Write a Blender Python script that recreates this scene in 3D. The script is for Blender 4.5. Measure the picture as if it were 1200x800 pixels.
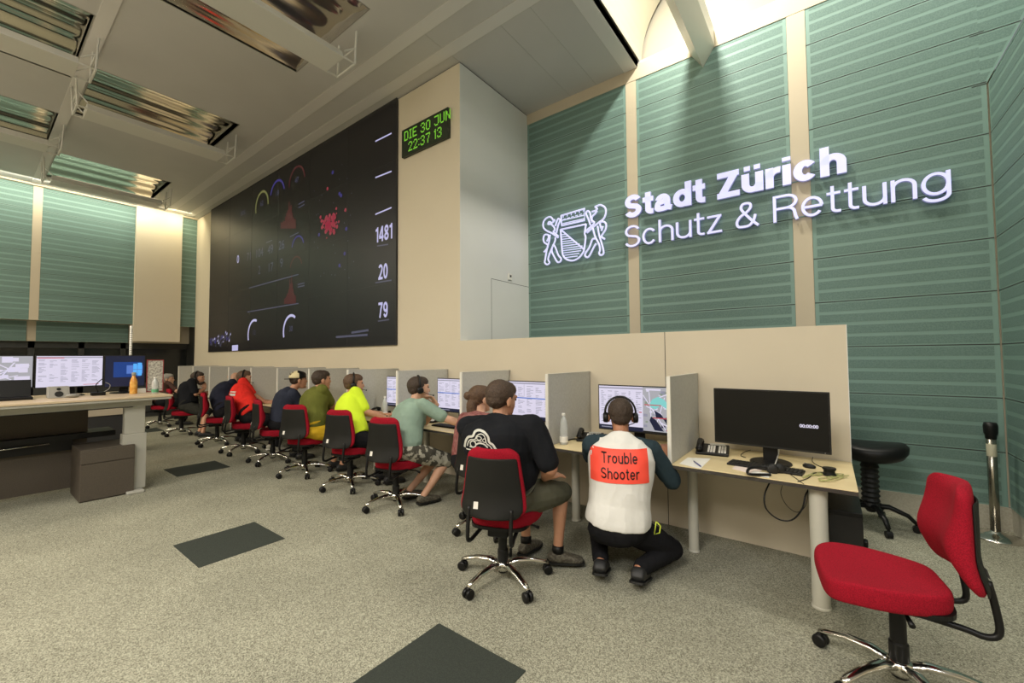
import bpy, bmesh, math, random
import numpy as np
from mathutils import Vector, Matrix, noise
from mathutils.bvhtree import BVHTree
random.seed(7)
V = Vector
PI = math.pi
for o in list(bpy.data.objects):
    bpy.data.objects.remove(o, do_unlink=True)
scn = bpy.context.scene
COL = scn.collection

# ------------------------------------------------------------------ camera, light, exposure
CF, CYAW, CPITCH, CROLL = 487.917, -0.64767, 0.0387971, -0.00684
CAM = V((0, 0, 1.5))
_f = V((math.sin(CYAW)*math.cos(CPITCH), math.cos(CYAW)*math.cos(CPITCH), math.sin(CPITCH)))
_r = V((math.cos(CYAW), -math.sin(CYAW), 0))
_u = _r.cross(_f)
CR = _r*math.cos(CROLL)+_u*math.sin(CROLL)
CU = -_r*math.sin(CROLL)+_u*math.cos(CROLL)
cam_d = bpy.data.cameras.new('camera'); cam = bpy.data.objects.new('camera', cam_d); COL.objects.link(cam)
cam_d.sensor_fit = 'HORIZONTAL'; cam_d.sensor_width = 36; cam_d.lens = CF/1200*36
cam_d.clip_start = .05; cam_d.clip_end = 200
cam.matrix_world = Matrix(((CR.x, CU.x, -_f.x, 0), (CR.y, CU.y, -_f.y, 0), (CR.z, CU.z, -_f.z, 1.5), (0, 0, 0, 1)))
scn.camera = cam

def at(u, v, x=None, y=None, z=None):
    """world point seen at photo position (u, v) on the plane x=, y= or z="""
    d = (u-600)/CF*CR-(v-400)/CF*CU+_f
    if x is not None: t = x/d.x
    elif y is not None: t = y/d.y
    else: t = (z-1.5)/d.z
    return CAM+t*d

scn.view_settings.view_transform = 'Standard'
scn.view_settings.look = 'None'
scn.view_settings.gamma = 1
scn.view_settings.use_curve_mapping = False
scn.view_settings.exposure = 0.0
w = bpy.data.worlds.new('world'); scn.world = w; w.use_nodes = True
w.node_tree.nodes['Background'].inputs[0].default_value = (.9, .95, 1, 1)
w.node_tree.nodes['Background'].inputs[1].default_value = .3

def area(name, loc, rot, sx, sy, power, color):
    l = bpy.data.lights.new(name, 'AREA'); l.shape = 'RECTANGLE'; l.size = sx; l.size_y = sy
    l.energy = power; l.color = color
    o = bpy.data.objects.new(name, l); COL.objects.link(o); o.location = loc; o.rotation_euler = rot
    return o
def spot(name, loc, target, power, color, ang, blend=.6, rad=.04):
    l = bpy.data.lights.new(name, 'SPOT'); l.energy = power; l.color = color
    l.spot_size = math.radians(ang); l.spot_blend = blend; l.shadow_soft_size = rad
    o = bpy.data.objects.new(name, l); COL.objects.link(o); o.location = loc
    o.rotation_euler = (V(target)-V(loc)).to_track_quat('-Z', 'Y').to_euler()
    return o
WARM = (1, .88, .70)
NEUT = (1, .93, .82)
COOL = (.93, .95, 1)
# the ceiling luminaires of the part of the hall behind and beside the camera
area('luminaire_light', (-4.8, -3.6, 5.3), (0, 0, 0), 1.7, 1.7, 230, NEUT)
area('luminaire_light', (-8.5, -3.6, 5.3), (0, 0, 0), 1.7, 1.7, 230, WARM)
area('luminaire_light', (-1.1, -2.0, 5.3), (0, 0, 0), 1.7, 1.7, 210, NEUT)
area('luminaire_light', (3.2, -2.5, 5.3), (0, 0, 0), 1.7, 1.7, 160, COOL)
area('luminaire_light', (-1.1, -5.2, 5.3), (0, 0, 0), 1.7, 1.7, 210, NEUT)
area('luminaire_light', (-12.2, -3.0, 5.3), (0, 0, 0), 1.7, 1.7, 200, WARM)
# added uplights that brighten the ceiling, standing for the luminaires' upward part
area('added_uplight', (.6, -1.6, 3.9), (PI, 0, 0), 1.2, 1.2, 130, COOL)
area('added_uplight', (-4.5, -3.4, 4.3), (PI, 0, 0), 1.2, 1.2, 110, NEUT)
area('added_uplight', (-9.5, -3.4, 4.3), (PI, 0, 0), 1.2, 1.2, 80, WARM)
# lamps up in the lit ceiling slot above the sign wall
area('slot_light', (-1.12, 4.30, 6.25), (math.radians(14), 0, 0), .2, .2, 105, (1, .95, .82))
area('slot_light', (.15, 4.2, 6.3), (math.radians(10), 0, 0), .3, .3, 34, (1, .94, .80))
area('slot_light', (1.3, 4.2, 6.3), (math.radians(8), 0, 0), .4, .4, 34, (1, .95, .84))
# wall washers in front of the far wall
wl_ = area('wall_washer', (-13.32, .6, 5.36), (0, 0, 0), .12, 4.6, 58, (1, .95, .76))
wl_.rotation_euler = (0, math.radians(38), 0)
wl_ = area('wall_washer', (-13.32, 3.35, 5.36), (0, 0, 0), .12, .5, 9, (1, .88, .58))
wl_.rotation_euler = (0, math.radians(38), 0)

# ------------------------------------------------------------------ materials
MATS = {}
def mat(name, col, rough=.6, metal=0, emit=None, es=1, spec=None, bump=None, vary=None, alpha=None, trans=None, sheen=None):
    if name in MATS: return MATS[name]
    m = bpy.data.materials.new(name); m.use_nodes = True
    nt = m.node_tree; b = nt.nodes['Principled BSDF']
    b.inputs['Base Color'].default_value = (*col, 1); b.inputs['Roughness'].default_value = rough
    b.inputs['Metallic'].default_value = metal
    if spec is not None: b.inputs['Specular IOR Level'].default_value = spec
    if emit: b.inputs['Emission Color'].default_value = (*emit, 1); b.inputs['Emission Strength'].default_value = es
    if trans: b.inputs['Transmission Weight'].default_value = trans; b.inputs['IOR'].default_value = 1.33
    if sheen: b.inputs['Sheen Weight'].default_value = sheen
    tc = None
    if bump or vary:
        tc = nt.nodes.new('ShaderNodeTexCoord')
    if bump:
        n = nt.nodes.new('ShaderNodeTexNoise'); n.inputs['Scale'].default_value = bump[0]; n.inputs['Detail'].default_value = 4
        bp = nt.nodes.new('ShaderNodeBump'); bp.inputs['Strength'].default_value = bump[1]; bp.inputs['Distance'].default_value = bump[2] if len(bump) > 2 else .01
        nt.links.new(tc.outputs['Object'], n.inputs['Vector']); nt.links.new(n.outputs['Fac'], bp.inputs['Height']); nt.links.new(bp.outputs['Normal'], b.inputs['Normal'])
    if vary:   # (scale, second colour, lo, hi)
        n2 = nt.nodes.new('ShaderNodeTexNoise'); n2.inputs['Scale'].default_value = vary[0]; n2.inputs['Detail'].default_value = 5
        r = nt.nodes.new('ShaderNodeMapRange'); r.inputs[1].default_value = vary[2]; r.inputs[2].default_value = vary[3]
        mx = nt.nodes.new('ShaderNodeMix'); mx.data_type = 'RGBA'
        mx.inputs[6].default_value = (*col, 1); mx.inputs[7].default_value = (*vary[1], 1)
        nt.links.new(tc.outputs['Object'], n2.inputs['Vector']); nt.links.new(n2.outputs['Fac'], r.inputs[0])
        nt.links.new(r.outputs[0], mx.inputs[0]); nt.links.new(mx.outputs[2], b.inputs['Base Color'])
    MATS[name] = m
    return m

M = {}
def carpet():
    m = bpy.data.materials.new('carpet'); m.use_nodes = True; nt = m.node_tree; b = nt.nodes['Principled BSDF']
    tc = nt.nodes.new('ShaderNodeTexCoord')
    n1 = nt.nodes.new('ShaderNodeTexNoise'); n1.inputs['Scale'].default_value = 60; n1.inputs['Detail'].default_value = 5; n1.inputs['Roughness'].default_value = .7
    n2 = nt.nodes.new('ShaderNodeTexNoise'); n2.inputs['Scale'].default_value = 1.3; n2.inputs['Detail'].default_value = 4
    r1 = nt.nodes.new('ShaderNodeValToRGB')
    r1.color_ramp.elements[0].position = .25; r1.color_ramp.elements[0].color = (.165, .16, .12, 1)
    r1.color_ramp.elements[1].position = .78; r1.color_ramp.elements[1].color = (.44, .432, .335, 1)
    r2 = nt.nodes.new('ShaderNodeMapRange'); r2.inputs[1].default_value = .3; r2.inputs[2].default_value = .7; r2.inputs[3].default_value = .86; r2.inputs[4].default_value = 1.08
    mx = nt.nodes.new('ShaderNodeMix'); mx.data_type = 'RGBA'; mx.blend_type = 'MULTIPLY'; mx.inputs[0].default_value = 1
    bp = nt.nodes.new('ShaderNodeBump'); bp.inputs['Strength'].default_value = .06; bp.inputs['Distance'].default_value = .001
    L = nt.links.new
    vo = nt.nodes.new('ShaderNodeTexVoronoi'); vo.inputs['Scale'].default_value = 210
    sp = nt.nodes.new('ShaderNodeSeparateColor'); ad = nt.nodes.new('ShaderNodeMix'); ad.inputs[0].default_value = .62
    L(tc.outputs['Object'], vo.inputs['Vector']); L(vo.outputs['Color'], sp.inputs[0]); L(n1.outputs['Fac'], ad.inputs[2]); L(sp.outputs[0], ad.inputs[3])
    L(tc.outputs['Object'], n1.inputs['Vector']); L(tc.outputs['Object'], n2.inputs['Vector'])
    L(ad.outputs[0], r1.inputs[0]); L(n2.outputs['Fac'], r2.inputs[0]); L(r1.outputs[0], mx.inputs[6]); L(r2.outputs[0], mx.inputs[7])
    L(mx.outputs[2], b.inputs['Base Color'])
    b.inputs['Roughness'].default_value = .95; b.inputs['Specular IOR Level'].default_value = .1
    return m
M['carpet'] = carpet()
M['carpet_base'] = mat('carpet_base', (.42, .40, .33), .9, vary=(80, (.36, .34, .28), .4, .6))
M['tile'] = mat('dark_floor_tile', (.034, .04, .034), .8, vary=(200, (.048, .055, .046), .4, .6), spec=.15)
M['beige'] = mat('beige_wall', (.655, .585, .455), .7, vary=(1.2, (.63, .56, .43), .3, .7))
M['white_wall'] = mat('white_wall', (.74, .74, .72), .5, vary=(1.5, (.71, .71, .69), .3, .7))
M['ceiling'] = mat('ceiling_panel', (.52, .515, .50), .6, vary=(2, (.50, .495, .48), .35, .65))
M['ceiling_lt'] = mat('ceiling_light_strip', (.64, .63, .61), .6)
M['slot_white'] = mat('slot_white', (.36, .33, .27), .6)
M['gap'] = mat('shadow_gap', (.03, .03, .03), .8)
M['green_lt'] = mat('green_panel_frame', (.185, .30, .265), .55)
M['green_dk'] = mat('green_perforation', (.112, .188, .168), .7, vary=(90, (.14, .228, .203), .4, .6))
M['trimbeige'] = mat('beige_trim', (.52, .45, .335), .6)
M['mirror'] = mat('reflector_metal', (.75, .7, .6), .13, 1)
M['lumwhite'] = mat('luminaire_white', (.62, .62, .58), .45)
M['black_gloss'] = mat('video_wall_black', (.011, .010, .014), .38)
M['dkglass'] = mat('dark_glass', (.01, .012, .012), .15)
M['dkframe'] = mat('dark_frame', (.03, .032, .03), .5)
M['letter'] = mat('sign_letter', (.4, .4, .5), .4, emit=(.60, .61, .93), es=.82)
M['letter_side'] = mat('sign_letter_side', (.45, .45, .62), .4, emit=(.3, .3, .65), es=.35)
M['led_off'] = mat('led_panel', (.012, .022, .01), .4)
M['led_on'] = mat('led_green', (.1, .4, .02), .5, emit=(.2, .52, .04), es=.65)
M['desk'] = mat('desk_maple', (.74, .62, .36), .4, vary=(4, (.68, .55, .31), .3, .7))
M['desk_edge'] = mat('desk_dark_edge', (.04, .035, .03), .5)
M['leg_grey'] = mat('desk_leg_grey', (.5, .49, .42), .45)
M['divider'] = mat('divider_grey', (.50, .495, .46), .7, vary=(60, (.46, .455, .42), .4, .6))
M['divider_edge'] = mat('divider_edge', (.74, .72, .65), .5)
M['blackp'] = mat('black_plastic', (.006, .006, .006), .42, spec=.3)
M['darkp'] = mat('dark_plastic', (.016, .016, .015), .5, spec=.3)
M['shell'] = mat('chair_shell', (.011, .011, .0095), .55, bump=(150, .15, .002), spec=.22)
M['red'] = mat('red_fabric', (.34, .006, .020), .9, bump=(350, .5, .002), vary=(260, (.22, .004, .013), .42, .58), spec=.2)
M['chrome'] = mat('chrome', (.75, .73, .68), .16, 1)
M['tagw'] = mat('white_tag', (.75, .72, .66), .5)
M['greyp'] = mat('grey_plastic', (.26, .25, .22), .5)
M['lgrey'] = mat('light_grey_metal', (.42, .41, .36), .5)
M['brown'] = mat('brown_cabinet', (.095, .078, .06), .6, vary=(120, (.08, .067, .052), .4, .6), spec=.25)
M['paper'] = mat('paper', (.85, .84, .78), .7)
M['pinkpaper'] = mat('pink_paper', (.8, .68, .62), .7)
M['ink'] = mat('ink', (.05, .06, .25), .4)
M['glassy'] = mat('clear_bottle', (.85, .88, .86), .12, trans=.55)
M['cup'] = mat('white_cup', (.82, .8, .74), .4)
M['orange'] = mat('orange_bottle', (.62, .26, .04), .25, vary=(25, (.75, .42, .1), .4, .6))
M['labelg'] = mat('bottle_label', (.1, .35, .18), .5)
M['skin'] = mat('skin', (.52, .27, .16), .55, vary=(14, (.47, .23, .135), .35, .65))
M['skin2'] = mat('skin_tan', (.42, .19, .1), .55, vary=(14, (.37, .16, .085), .35, .65))
M['skin3'] = mat('skin_fair', (.6, .35, .23), .55, vary=(14, (.54, .3, .19), .35, .65))
M['hair_dk'] = mat('hair_dark_brown', (.03, .018, .011), .65, bump=(160, .8, .006), vary=(120, (.055, .033, .02), .4, .6))
M['hair_br'] = mat('hair_brown', (.07, .036, .018), .65, bump=(160, .8, .006), vary=(120, (.11, .06, .03), .4, .6))
M['hair_md'] = mat('hair_mid_brown', (.04, .022, .013), .65, bump=(160, .8, .006), vary=(120, (.075, .045, .027), .4, .6))
M['hair_gy'] = mat('hair_grey', (.3, .28, .25), .65, bump=(160, .8, .006))
M['eye'] = mat('eye', (.02, .015, .012), .2)

def emis(name, col, s=1.0):
    if name in MATS: return MATS[name]
    m = mat(name, (col[0]*.1, col[1]*.1, col[2]*.1), .4, emit=col, es=s)
    return m
def fabric(name, col, col2=None, sc=6):
    c2 = col2 or tuple(c*.8 for c in col)
    return mat(name, col, .92, bump=(60, .35, .004), vary=(sc, c2, .4, .6), spec=.12)

# ------------------------------------------------------------------ mesh helpers
class MB:
    def __init__(s): s.v = []; s.f = []; s.m = []
    def add(s, vs, fs, m=0):
        n = len(s.v); s.v += [tuple(p) for p in vs]; s.f += [tuple(n+i for i in f) for f in fs]; s.m += [m]*len(fs); return s
    def box(s, a, b, m=0):
        x0, y0, z0 = a; x1, y1, z1 = b
        return s.add([(x0,y0,z0),(x1,y0,z0),(x1,y1,z0),(x0,y1,z0),(x0,y0,z1),(x1,y0,z1),(x1,y1,z1),(x0,y1,z1)],
                     [(0,3,2,1),(4,5,6,7),(0,1,5,4),(1,2,6,5),(2,3,7,6),(3,0,4,7)], m)
    def obox(s, c, ax, ay, az, m=0):   # oriented box from centre and half axes
        c, ax, ay, az = V(c), V(ax), V(ay), V(az)
        vs = [c+i*ax+j*ay+k*az for k in (-1,1) for j in (-1,1) for i in (-1,1)]
        return s.add(vs, [(0,2,3,1),(4,5,7,6),(0,1,5,4),(1,3,7,5),(3,2,6,7),(2,0,4,6)], m)
    def rings(s, rs, m=0, cap=True, closed=False):
        n = len(rs[0]); vs = [p for r in rs for p in r]; fs = []
        k = len(rs)
        for i in range(k if closed else k-1):
            for j in range(n):
                a = i*n+j; b = i*n+(j+1) % n; c = ((i+1) % k)*n+(j+1) % n; d = ((i+1) % k)*n+j
                fs.append((a, b, c, d))
        if cap and not closed:
            fs.append(tuple(range(n))[::-1]); fs.append(tuple((k-1)*n+j for j in range(n)))
        return s.add(vs, fs, m)
    def lathe(s, c, prof, n=24, m=0, axis='z'):
        rs = []
        for r, h in prof:
            r = max(r, .0004); ring = []
            for j in range(n):
                a = 2*PI*j/n; x, y = r*math.cos(a), r*math.sin(a)
                if axis == 'z': p = (c[0]+x, c[1]+y, c[2]+h)
                elif axis == 'x': p = (c[0]+h, c[1]+x, c[2]+y)
                else: p = (c[0]+y, c[1]+h, c[2]+x)
                ring.append(p)
            rs.append(ring)
        return s.rings(rs, m)
    def cyl(s, a, b, r, r2=None, n=16, m=0):
        return s.tube([a, b], [r, r if r2 is None else r2], n, m)
    def tube(s, pts, r, n=10, m=0, flat=None):
        pts = [V(p) for p in pts]; k = len(pts)
        rr = r if isinstance(r, (list, tuple)) else [r]*k
        rs = []; up = None
        for i, p in enumerate(pts):
            t = (pts[min(i+1, k-1)]-pts[max(i-1, 0)]).normalized()
            if up is None:
                up = V((0, 0, 1)) if abs(t.z) < .9 else V((1, 0, 0))
            x = up.cross(t).normalized(); up = t.cross(x).normalized()
            fx = flat[0] if flat else 1; fu = flat[1] if flat else 1
            rs.append([p+x*math.cos(2*PI*j/n)*rr[i]*fx+up*math.sin(2*PI*j/n)*rr[i]*fu for j in range(n)])
        return s.rings(rs, m)
    def ell(s, c, r, rot=None, m=0, nu=20, nv=12):
        c = V(c); rs = []
        for i in range(1, nv):
            th = PI*i/nv; ring = []
            for j in range(nu):
                a = 2*PI*j/nu
                p = V((r[0]*math.sin(th)*math.cos(a), r[1]*math.sin(th)*math.sin(a), -r[2]*math.cos(th)))
                if rot: p = rot @ p
                ring.append(c+p)
            rs.append(ring)
        n0 = len(s.v); s.rings(rs, m, cap=False)
        b = V((0, 0, -r[2])); t = V((0, 0, r[2]))
        if rot: b = rot @ b; t = rot @ t
        ib = len(s.v); s.v += [tuple(c+b), tuple(c+t)]
        last = n0+(nv-2)*nu
        for j in range(nu):
            s.f.append((ib, n0+(j+1) % nu, n0+j)); s.m.append(m)
            s.f.append((ib+1, last+j, last+(j+1) % nu)); s.m.append(m)
        return s
    def build(s, name, mats, parent=None, smooth=False, bevel=0, sub=0, seg=2, loc=None):
        me = bpy.data.meshes.new(name); me.from_pydata(s.v, [], s.f); me.validate()
        if not isinstance(mats, (list, tuple)): mats = [mats]
        for mm in mats: me.materials.append(mm)
        if len(me.polygons) == len(s.m): me.polygons.foreach_set('material_index', s.m)
        if smooth: me.polygons.foreach_set('use_smooth', [True]*len(me.polygons))
        o = bpy.data.objects.new(name, me); COL.objects.link(o)
        if parent: o.parent = parent
        if loc: o.location = loc
        if bevel:
            b = o.modifiers.new('bevel', 'BEVEL'); b.width = bevel; b.segments = seg; b.limit_method = 'ANGLE'; b.angle_limit = math.radians(40)
            if not smooth:
                me.polygons.foreach_set('use_smooth', [True]*len(me.polygons))
                wn = o.modifiers.new('wn', 'WEIGHTED_NORMAL'); wn.keep_sharp = True
        if sub:
            q = o.modifiers.new('sub', 'SUBSURF'); q.levels = sub; q.render_levels = sub
        return o

def tag(o, label=None, cat=None, group=None, kind=None):
    if label: o['label'] = label
    if cat: o['category'] = cat
    if group: o['group'] = group
    if kind: o['kind'] = kind
    return o
def thing(name, label, cat, loc=(0, 0, 0), rz=0, group=None):
    o = bpy.data.objects.new(name, None); COL.objects.link(o); o.location = loc; o.rotation_euler = (0, 0, rz)
    o.empty_display_size = .1
    return tag(o, label, cat, group)
def struct(mb, name, mats, parent=None, **k):
    o = mb.build(name, mats, parent, **k)
    if parent is None: o['kind'] = 'structure'
    return o
def dup(root, loc, rz=0, label=None):
    r = root.copy(); COL.objects.link(r); r.location = loc; r.rotation_euler = (0, 0, rz)
    if label: r['label'] = label
    for ch in list(root.children):
        c = ch.copy(); COL.objects.link(c); c.parent = r
        for g in list(ch.children):
            d = g.copy(); COL.objects.link(d); d.parent = c
    return r
def smooth_path(pts, n=6):
    pts = [V(p) for p in pts]; out = []
    for i in range(len(pts)-1):
        p0 = pts[max(i-1, 0)]; p1 = pts[i]; p2 = pts[i+1]; p3 = pts[min(i+2, len(pts)-1)]
        for k in range(n):
            t = k/n
            out.append(.5*((2*p1)+(p2-p0)*t+(2*p0-5*p1+4*p2-p3)*t*t+(3*p1-p0-3*p2+p3)*t**3))
    out.append(pts[-1]); return out
def text_mesh(body, size, offset=0, extrude=0, spacing=1, sx=1, align='LEFT', res=4):
    """returns vertices and faces of lettering in the XY plane"""
    c = bpy.data.curves.new('t', 'FONT'); c.body = body; c.size = size; c.offset = offset; c.extrude = extrude
    c.space_character = spacing; c.align_x = align; c.resolution_u = res
    o = bpy.data.objects.new('t', c); COL.objects.link(o); bpy.context.view_layer.update()
    dg = bpy.context.evaluated_depsgraph_get(); me = bpy.data.meshes.new_from_object(o.evaluated_get(dg))
    vs = [(v.co.x*sx, v.co.y, v.co.z) for v in me.vertices]; fs = [tuple(p.vertices) for p in me.polygons]
    bpy.data.objects.remove(o, do_unlink=True); bpy.data.meshes.remove(me)
    return vs, fs
def eval_mesh(mb, mods):
    me = bpy.data.meshes.new('tmp'); me.from_pydata(mb.v, [], mb.f)
    o = bpy.data.objects.new('tmp', me); COL.objects.link(o)
    for t, kw in mods:
        md = o.modifiers.new('m', t)
        for k, val in kw.items(): setattr(md, k, val)
    bpy.context.view_layer.update()
    dg = bpy.context.evaluated_depsgraph_get(); r = bpy.data.meshes.new_from_object(o.evaluated_get(dg))
    bpy.data.objects.remove(o, do_unlink=True); bpy.data.meshes.remove(me)
    return r

# ------------------------------------------------------------------ grotesque lettering drawn with strokes
def EA(cx, cy, rx, ry, a0, a1, n=14):
    return [(cx+rx*math.cos(math.radians(a0+(a1-a0)*i/n)), cy+ry*math.sin(math.radians(a0+(a1-a0)*i/n))) for i in range(n+1)]
def SP(*p): return [(q.x, q.y) for q in smooth_path([(a, b, 0) for a, b in p], 6)]
def glyph(ch, w):
    """centre-line strokes of a letter; cap height 1, x-height .73, stroke width w; returns (advance width, strokes)"""
    r = w/2; X = .73
    if ch == ' ': return .28, []
    if ch in 'bdopqg':
        W = .56+w*.35; bowl = EA(W/2, X/2, W/2-r, X/2-r, 0, 360, 28)
        if ch == 'o': return W, [bowl]
        if ch == 'd': return W, [bowl, [(W-r, 0), (W-r, 1)]]
        if ch == 'b': return W, [bowl, [(r, 0), (r, 1)]]
        if ch == 'g': return W, [bowl, [(W-r, X), (W-r, .02)]+EA(W/2, .01, W/2-r, .23-r, 0, -165, 14)]
    if ch in 'hn':
        W = .52+w*.35; top = 1 if ch == 'h' else X; rx = W/2-r
        return W, [[(r, 0), (r, top)], EA(W/2, X-r-.22, rx, .22, 180, 0, 16)+[(W-r, 0)]]
    if ch in 'uü':
        W = .52+w*.35; rx = W/2-r
        st = [[(W-r, 0), (W-r, X)], [(r, X)]+EA(W/2, r+.22, rx, .22, 180, 360, 16)]
        if ch == 'ü': d = max(w*.8, .1)/2; st += [[(W*.27-d, .92), (W*.27+d, .92)], [(W*.73-d, .92), (W*.73+d, .92)]]
        return W, st
    if ch == 'r': return .33+w*.25, [[(r, 0), (r, X)], EA(.33+w*.1, X-r-.24, .33+w*.1-r, .24, 180, 80, 8)]
    if ch == 'i': return w, [[(r, 0), (r, X)], [(r, .86), (r, 1)]]
    if ch == 'l': return w, [[(r, 0), (r, 1)]]
    if ch == 'c': W = .52+w*.3; return W, [EA(W/2, X/2, W/2-r, X/2-r, 38, 322, 24)]
    if ch == 'e': W = .55+w*.3; return W, [EA(W/2, X/2, W/2-r, X/2-r, 0, 322, 26), [(r, X/2), (W-r*.6, X/2)]]
    if ch == 't': W = .30+w*.5; xs = .10+r; return W, [[(xs, .95), (xs, r+.12)]+EA(xs+.12, r+.12, .12, .12, 190, 265, 6)+[(W, r)], [(0, X-r*.8), (W, X-r*.8)]]
    if ch == 'a':
        W = .56+w*.3; xr = W-r-.05
        return W, [EA((xr+r+.02)/2, X-r-.2, (xr-r-.02)/2, .2, 165, 0, 14)+[(xr, r+.1), (xr+.025, r+.02), (W, r*.9)], SP((xr, X*.60), (W*.5, X*.54), (W*.24, X*.50), (r, .22), (W*.2, r+.02), (W*.45, r), (xr-.02, .14), (xr, .26))]
    if ch in 'zZ':
        H = X if ch == 'z' else 1; W = (.47 if ch == 'z' else .62)+w*.15
        return W, [[(.01, H-r), (W-.01, H-r)], [(W-r*1.3, H-r*1.2), (r*1.3, r*1.2)], [(0, r), (W, r)]]
    if ch == 'S':
        W = .60+w*.3; ry = (1-w)/4; rx = W/2-r
        return W, [EA(W/2, 1-r-ry, rx*.94, ry, 18, 235, 18)+EA(W/2, r+ry, rx, ry, 55, -162, 18)]
    if ch == 'R':
        W = .66+w*.3; c = .74; ry = (1-r-.49)/2
        return W, [[(r, 0), (r, 1)], [(r, 1-r), (W*.55, 1-r)]+EA(W*.55, .49+ry, W*.42-r*.6, ry, 90, -90, 12)+[(r, .49)], [(W*.55, .49)]+EA(W*.55, .29, W*.38-r, .2, 90, 0, 8)+[(W-r-.02, .12), (W-r*.6, 0)]]
    if ch == 'T': W = .62; return W, [[(0, 1-r), (W, 1-r)], [(W/2, 0), (W/2, 1-r)]]
    if ch == '&':
        return .74, [SP((.74-r*.2, .0+r*.4), (.52, .26), (.28, .60), (.19, .78), (.23, .92), (.35, 1-r), (.48, .91), (.49, .76), (.36, .60), (.16, .46), (r, .26), (.09, .08), (.28, r), (.46, .08), (.59, .27), (.64, .47))]
    if ch == '1': return .42, [[(.30, 0), (.30, 1)], [(.30, .98-r), (.2, .84), (.03, .80)]]
    if ch == '4': return .60, [[(.44, 0), (.44, 1)], [(.42, .97), (r*.5, .3)], [(0, .28), (.6, .28)]]
    if ch == '8': return .58, [EA(.29, .74, .24-r*.7, .26-r, 0, 360, 20), EA(.29, .27, .29-r, .27-r, 0, 360, 20)]
    if ch == '2': return .58, [EA(.29, .71, .29-r, .29-r, 160, -30, 14)+[(.3, .33), (r, r)], [(0, r), (.58, r)]]
    if ch == '0': return .58, [EA(.29, .5, .29-r, .5-r, 0, 360, 26)]
    if ch == '7': return .56, [[(0, 1-r), (.56, 1-r)], [(.5, 1-r), (.33, .55), (.2, 0)]]
    if ch == '9': return .58, [EA(.29, .67, .29-r, .33-r, 0, 360, 22), [(.58-r, .67)]+EA(.29, .40, .29-r, .40-r, 0, -150, 12)]
    return .3, []
def ribbon(pts, w):
    P_ = [V((a, b)) for a, b in pts]; q = [P_[0]]
    for p in P_[1:]:
        if (p-q[-1]).length > 1e-4: q.append(p)
    P_ = q; n = len(P_); cl_ = n > 3 and (P_[0]-P_[-1]).length < 1e-3
    if cl_: P_ = P_[:-1]; n -= 1
    L, R_ = [], []
    for i in range(n):
        a = P_[i-1] if (i or cl_) else None; b = P_[(i+1) % n] if (i < n-1 or cl_) else None
        d1 = (P_[i]-a).normalized() if a is not None else None; d2 = (b-P_[i]).normalized() if b is not None else None
        if d1 is None: d1 = d2
        if d2 is None: d2 = d1
        t_ = (d1+d2).normalized() if (d1+d2).length > 1e-3 else d1; nn = V((-t_.y, t_.x)); k = 1/max(.55, nn.dot(V((-d1.y, d1.x))))
        L.append(P_[i]+nn*w/2*k); R_.append(P_[i]-nn*w/2*k)
    qs = []
    for i in range(n if cl_ else n-1): j = (i+1) % n; qs.append((R_[i], R_[j], L[j], L[i]))
    return qs
def lettering(body, w, gap=.1, h=1.0, sx=1.0):
    """list of (x, y) quads and the total width"""
    x = 0; out = []
    for ch in body:
        W, st = glyph(ch, w)
        for s_ in st:
            ww = w if not (ch in 'zZ' and s_[0][1] != s_[-1][1]) else w*1.05
            if ch == 'ü' and abs(s_[0][1]-.92) < 1e-6: ww = max(w*.8, .12)
            if ch == 'i' and s_[0][1] == .86: ww = w
            for q in ribbon(s_, ww): out.append([((x+p.x)*sx*h, p.y*h) for p in q])
        x += W+gap
    return out, (x-gap)*sx*h
def letter_vf(body, w, gap=.1, h=1.0, sx=1.0, align='L'):
    qs, tot = lettering(body, w, gap, h, sx); vs = []; fs = []; o = tot/2 if align == 'C' else 0
    for q in qs: n = len(vs); vs += [(a-o, b) for a, b in q]; fs.append((n, n+1, n+2, n+3))
    return vs, fs

# ------------------------------------------------------------------ structure
YW, YG, XF, XR, ZC = 3.853, 5.402, -13.85, 1.202, 5.4
struct(MB().box((-20, -8, -.1), (7, 7, 0)), 'floor', M['carpet'])
# dark square access tiles let into the carpet
tiles = [(-4.26, 1.073), (-7.30, 1.71), (-1.794, 1.07), (-11.9, 2.05)]
for x, y in tiles:
    struct(MB().box((x, y, -.01), (x+.6, y+.6, .0035)), 'trim_1' if x == tiles[0][0] else 'trim_2', M['tile'])
# partition with the video wall
low = MB().box((XF, YW, 0), (.117, YW+.12, 1.723))
low.box((-1.176, YW-.0015, 0), (-1.171, YW, 1.723), 1)
low.box((.113, YW-.001, 0), (.1175, YW+.12, 1.723), 2)
struct(low, 'wall_front', [M['beige'], M['gap'], M['white_wall']])
up = MB().box((XF, YW, 1.7225), (-3.75, YG, ZC-.015))
struct(up, 'wall_block', [M['beige']])
sd = MB().box((-3.75, YW+.002, 1.70), (-3.745, YG, ZC-.016))
sd.box((-3.7465, 4.475, 1.70), (-3.744, 4.481, 2.617), 1); sd.box((-3.7465, 4.475, 2.612), (-3.744, YG, 2.618), 1)
struct(sd, 'wall_block_side', [M['white_wall'], M['gap']])
struct(MB().box((XF, YW+.01, ZC-.016), (-3.752, YG, ZC)), 'trim_3', M['gap'])

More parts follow.
